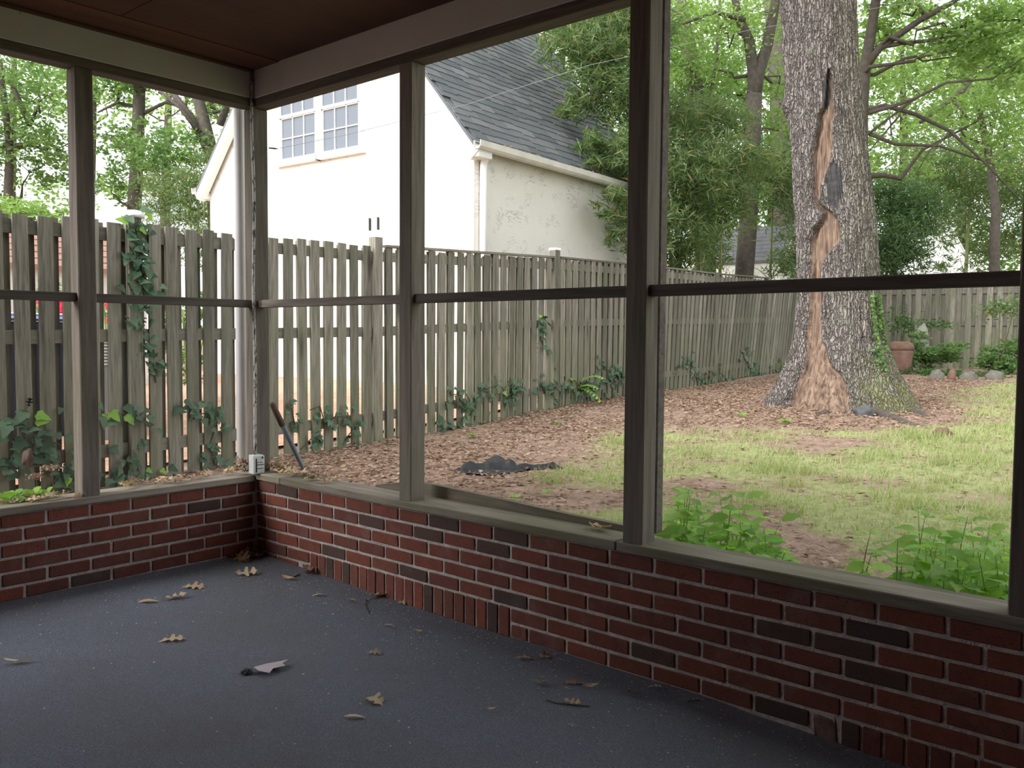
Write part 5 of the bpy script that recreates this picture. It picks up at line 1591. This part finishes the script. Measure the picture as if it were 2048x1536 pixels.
for k in range(34):
    x = -.03 - .72 * rnd.random() ** 1.2; y = rnd.uniform(.03, .17)
    put(rnd.choice(oak_me + oakd_me), 'dry_leaf', Vector((x, y, .472 + rnd.random() * .02)), rnd.uniform(.05, .09), 'dry brown oak leaf drifted on the fence side sill next to the corner', 'leaf', 'dry leaves on the fence side sill', tilt=.6)
for k in range(20):
    x = rnd.uniform(-1.32, -.97); y = rnd.uniform(.0, .12)
    put(rnd.choice(oakd_me + oak_me), 'dry_leaf', Vector((x, y, .470 + rnd.random() * .02)), rnd.uniform(.04, .075), 'dry brown leaf piled beside the foot of the pale edged post', 'leaf', 'dry leaves by the pale edged post', tilt=.7)
put(oak_me[2], 'dry_leaf', onplane(470, 935, 2, .475), .12, 'large pale curled oak leaf beside the downpipe', 'leaf')
put(oak_me[1], 'dry_leaf', onplane(1200, 1055, 2, .485), .13, 'pale tan curled leaf lying on the mossy sill by the dark post', 'leaf', tilt=.2)
# dark rotten leaf heap at the foot of the corner post
for k in range(14):
    put(rnd.choice(oakd_me), 'dry_leaf', Vector((-.05 + rnd.gauss(0, .025), .06 + rnd.gauss(0, .03), .48 + rnd.random() * .09)), rnd.uniform(.04, .07), 'dark rotten leaf heaped at the foot of the corner post', 'leaf', 'rotten leaves by the corner post', tilt=1.2)
# leaf caught in the screen
p = onplane(56, 815, 1, .07)
o = link('dry_leaf', leaf_mesh('dry_leaf', 'oak', M['black'], .3, 3), None, None, p, orient((.2, 0, .9), (0, -1, .1)), .05)
tag(o, 'small dark leaf caught in the insect screen', 'leaf')

# ================================================================== FLOOR DEBRIS
def fput(me, name, px, py, size, label, cat='leaf', group=None, ang=None, tilt=.45, lift=.010):
    p = onfloor(px, py) + Vector((0, 0, lift))
    a = rnd.uniform(0, 6.283) if ang is None else ang
    d = Vector((math.cos(a), math.sin(a), rnd.uniform(-.1, .1)))
    n = Vector((rnd.uniform(-tilt, tilt), rnd.uniform(-tilt, tilt), 1))
    size *= 1.25
    o = link(name, me, None, None, p - d * size * .5, orient(d, n), size)
    return tag(o, label, cat, group)
RA = math.atan2(RH.y, RH.x)
fput(oak_me[1], 'dry_leaf', 492, 1150, .10, 'curled tan oak leaf on the carpet near the corner', ang=RA + .4)
fput(oak_me[0], 'dry_leaf', 388, 1176, .09, 'small tan lobed leaf on the carpet before the fence side wall', ang=RA + .1)
fput(oak_me[3], 'dry_leaf', 350, 1198, .09, 'shredded pale leaf on the carpet beside a reddish sliver', ang=RA + .6)
fput(nar_me[0], 'dry_leaf', 297, 1205, .085, 'narrow reddish leaf sliver on the carpet', ang=RA)
fput(nar_me[1], 'dry_leaf', 32, 1328, .085, 'brown narrow leaf alone at the left of the carpet', ang=RA + .3)
fput(oak_me[0], 'dry_leaf', 344, 1282, .085, 'yellow tan pointed leaf with a dark stem on the carpet', ang=RA + .3)
fput(oak_me[2], 'dry_leaf', 747, 1404, .075, 'tan ragged leaf in the middle of the carpet', ang=RA - .7)
fput(oakd_me[0], 'dry_leaf', 750, 1308, .05, 'small reddish brown curled leaf on the carpet', ang=RA)
fput(nar_me[0], 'dry_leaf', 640, 1192, .06, 'small tan leaf on the carpet before the upright bricks', ang=RA)
fput(oakd_me[1], 'dry_leaf', 618, 1145, .10, 'reddish shredded leaf lying against the upright bricks', ang=RA - .8)
fput(nar_me[1], 'dry_leaf', 578, 1160, .075, 'pale leaf sliver beside a dark twig on the carpet', ang=RA - .1)
fput(oak_me[3], 'dry_leaf', 757, 1195, .11, 'tan leaf with one tip curled upward by the brick wall', ang=RA + .5, tilt=.8)
fput(nar_me[0], 'dry_leaf', 705, 1203, .05, 'short orange brown leaf on the carpet', ang=RA - .8)
fput(oak_me[1], 'dry_leaf', 808, 1208, .06, 'small buff leaf against the foot of the brick wall', ang=RA)
fput(nar_me[0], 'dry_leaf', 780, 1254, .05, 'small orange tan leaf tip on the open carpet', ang=RA - .6)
fput(oak_me[0], 'dry_leaf', 1048, 1319, .055, 'grey tan lobed leaf in the dirty strip by the wall', ang=RA)
fput(oak_me[2], 'dry_leaf', 1090, 1315, .05, 'small upright tan leaf in the dirty strip by the wall', ang=RA + .5)
fput(oak_me[1], 'dry_leaf', 1083, 1370, .05, 'bright orange tan curled leaf on the carpet', ang=RA - .4)
fput(oakd_me[2], 'dry_leaf', 1145, 1368, .06, 'flat dull brown leaf in the dirty strip', ang=RA + .2)
fput(nar_me[1], 'dry_leaf', 1182, 1376, .05, 'thin brown leaf in the dirty strip', ang=RA + .2)
fput(oakd_me[3], 'dry_leaf', 1265, 1392, .045, 'reddish brown pointed leaf on the dark carpet', ang=RA - .6)
fput(oak_me[3], 'dry_leaf', 1143, 1409, .055, 'cream tan split leaf with a long stem', ang=RA - .3)
fput(oak_me[0], 'dry_leaf', 1312, 1377, .045, 'small pale leaf close to the wall foot', ang=RA)
fput(nar_me[0], 'dry_leaf', 1148, 1455, .032, 'small cream seed leaf on the near carpet', ang=RA - .5)
fput(nar_me[0], 'dry_leaf', 711, 1437, .06, 'thin tan sliver lying on the near carpet', ang=RA)
fput(nar_me[1], 'dry_leaf', 840, 1267, .045, 'thin cream sliver on the carpet', ang=RA - .3)
fput(nar_me[1], 'dry_leaf', 985, 1423, .04, 'slim white leaf sliver on the carpet', ang=RA + .6)
for k in range(9):
    fput(rnd.choice(oakd_me + oak_me), 'dry_leaf', 455 + rnd.gauss(30, 22), 1112 + rnd.gauss(0, 5), rnd.uniform(.07, .12), 'dry oak leaf heaped on the carpet in the corner', group='leaves heaped in the floor corner', tilt=.7)
# torn scrap of lilac grey bark-like paper and dark crumb
p = onfloor(535, 1345)
mb = MB()
out = [(-.055, .005), (-.02, .03), (.02, .045), (.055, .06), (.045, .03), (.06, .02), (.022, .0), (.02, -.03), (-.025, -.018)]
vs = [p + RH * a + FH * b_ * 1.5 + Vector((0, 0, .008 + .02 * abs(math.sin(a * 40)) * .6)) for a, b_ in out]
vs2 = [v - Vector((0, 0, .0015)) for v in vs]
n_ = len(vs)
mb.add(vs + vs2, [tuple(range(n_)), tuple(range(2 * n_ - 1, n_ - 1, -1))] + [(i, i + n_, (i + 1) % n_ + n_, (i + 1) % n_) for i in range(n_)])
M['scrap'] = plain('lilac_scrap', (0.52, 0.44, 0.47), .7, .15, 20)
tag(mb.build('paper_scrap', M['scrap'], None, p), 'torn pale lilac scrap lying on the open carpet', 'scrap')
o = rock('debris_crumb', 'black crumpled crumb beside the lilac scrap', onfloor(494, 1348) + Vector((0, 0, .008)), .02, .016, .014, M['black'], 5, 'debris')
# twigs
def twig(label, pts, r_=.002):
    P = [onfloor(x, y) + Vector((0, 0, .004)) for x, y in pts]
    mb = MB(); mb.tube(P, r_, 5)
    tag(mb.build('twig', M['vine_stem'], None, P[0]), label, 'twig')
M['pale_twig'] = plain('pale_twig', (0.45, 0.37, 0.29), .8)
twig('thin curved twig on the carpet near the curled leaf', [(733, 1200), (730, 1210), (733, 1218), (738, 1228)])
twig('dark forked twig near the pale leaf sliver', [(574, 1152), (588, 1155), (600, 1150)], .003)
twig('long thin twig crossing the dirty strip', [(1092, 1402), (1112, 1408), (1180, 1415)])
twig('short twig by the wall foot in the dirty strip', [(1375, 1405), (1400, 1402)])
# crumbs: uncountable specks of dirt on the carpet
def specks():
    r = random.Random(9); vs = []
    for k in range(1500):
        if r.random() < .55:
            y = r.uniform(-4.0, -.1); x = -abs(r.gauss(0, .22)) - .02
        elif r.random() < .5:
            x = r.uniform(-2.0, -.05); y = -abs(r.gauss(0, .35)) - .02
        else:
            x = r.uniform(-2.6, -.1); y = r.uniform(-4.2, -.1)
        z = floor_z(x, y) + .002; s = r.uniform(.0015, .006); a = r.uniform(0, 6.28)
        ca, sa = math.cos(a) * s, math.sin(a) * s; q = r.uniform(.25, .8)
        vs += [(x + ca, y + sa, z + .001), (x - sa * q, y + ca * q, z + .003), (x - ca, y - sa, z + .001), (x + sa * q, y - ca * q, z + .002)]
    tag(link('dirt_specks', np_mesh('dirt_specks', vs, [(0, 1, 2, 3)], 4), plain('pale_specks', (0.62, 0.58, 0.52), .8)), 'tiny pale specks of dirt and seed husks scattered on the carpet', 'debris', kind='stuff')
specks()

# dried flower heads in front of the left pickets and a stub of twig on the corner post
for (px, py, w, lb) in ((103, 935, .05, 'flat dried brown flower head outside the sill near the pale edged post'), (72, 952, .03, 'small dried flower spray outside the left sill')):
    p = at(px, py, 4.75); b = Vector((p.x, p.y, gz(p.x, p.y)))
    t = thing('dried_flower', lb, 'flower', b)
    mb = MB(); mb.tube([b - Vector((0, 0, .02)), b.lerp(p, .6) + Vector((.01, 0, 0)), p], .0025, 5); mb.build('stem', M['vine_stem'], t)
    rs = np.random.RandomState(int(px)); cc = np.array(p)[None, :] + rs.normal(size=(140, 3)) * np.array([w * .6, w * .6, .008])
    v = leaf_quads(cc, 140, (.008, .016), .7, .2, rs)
    tag(link('flower_head', np_mesh('flower_head', v - np.array(b), [(0, 1, 2, 3)], 4), M['dead_leaf'], t), kind='stuff')
A = onplane(538, 296, 0, .094); B = onplane(556, 298, 0, .10)
mb = MB(); mb.tube([A, A.lerp(B, .6), B], [.004, .005, .002], 5)
tag(mb.build('twig', M['vine_stem'], None, A), 'short dark twig stub sticking out from the corner post', 'twig')
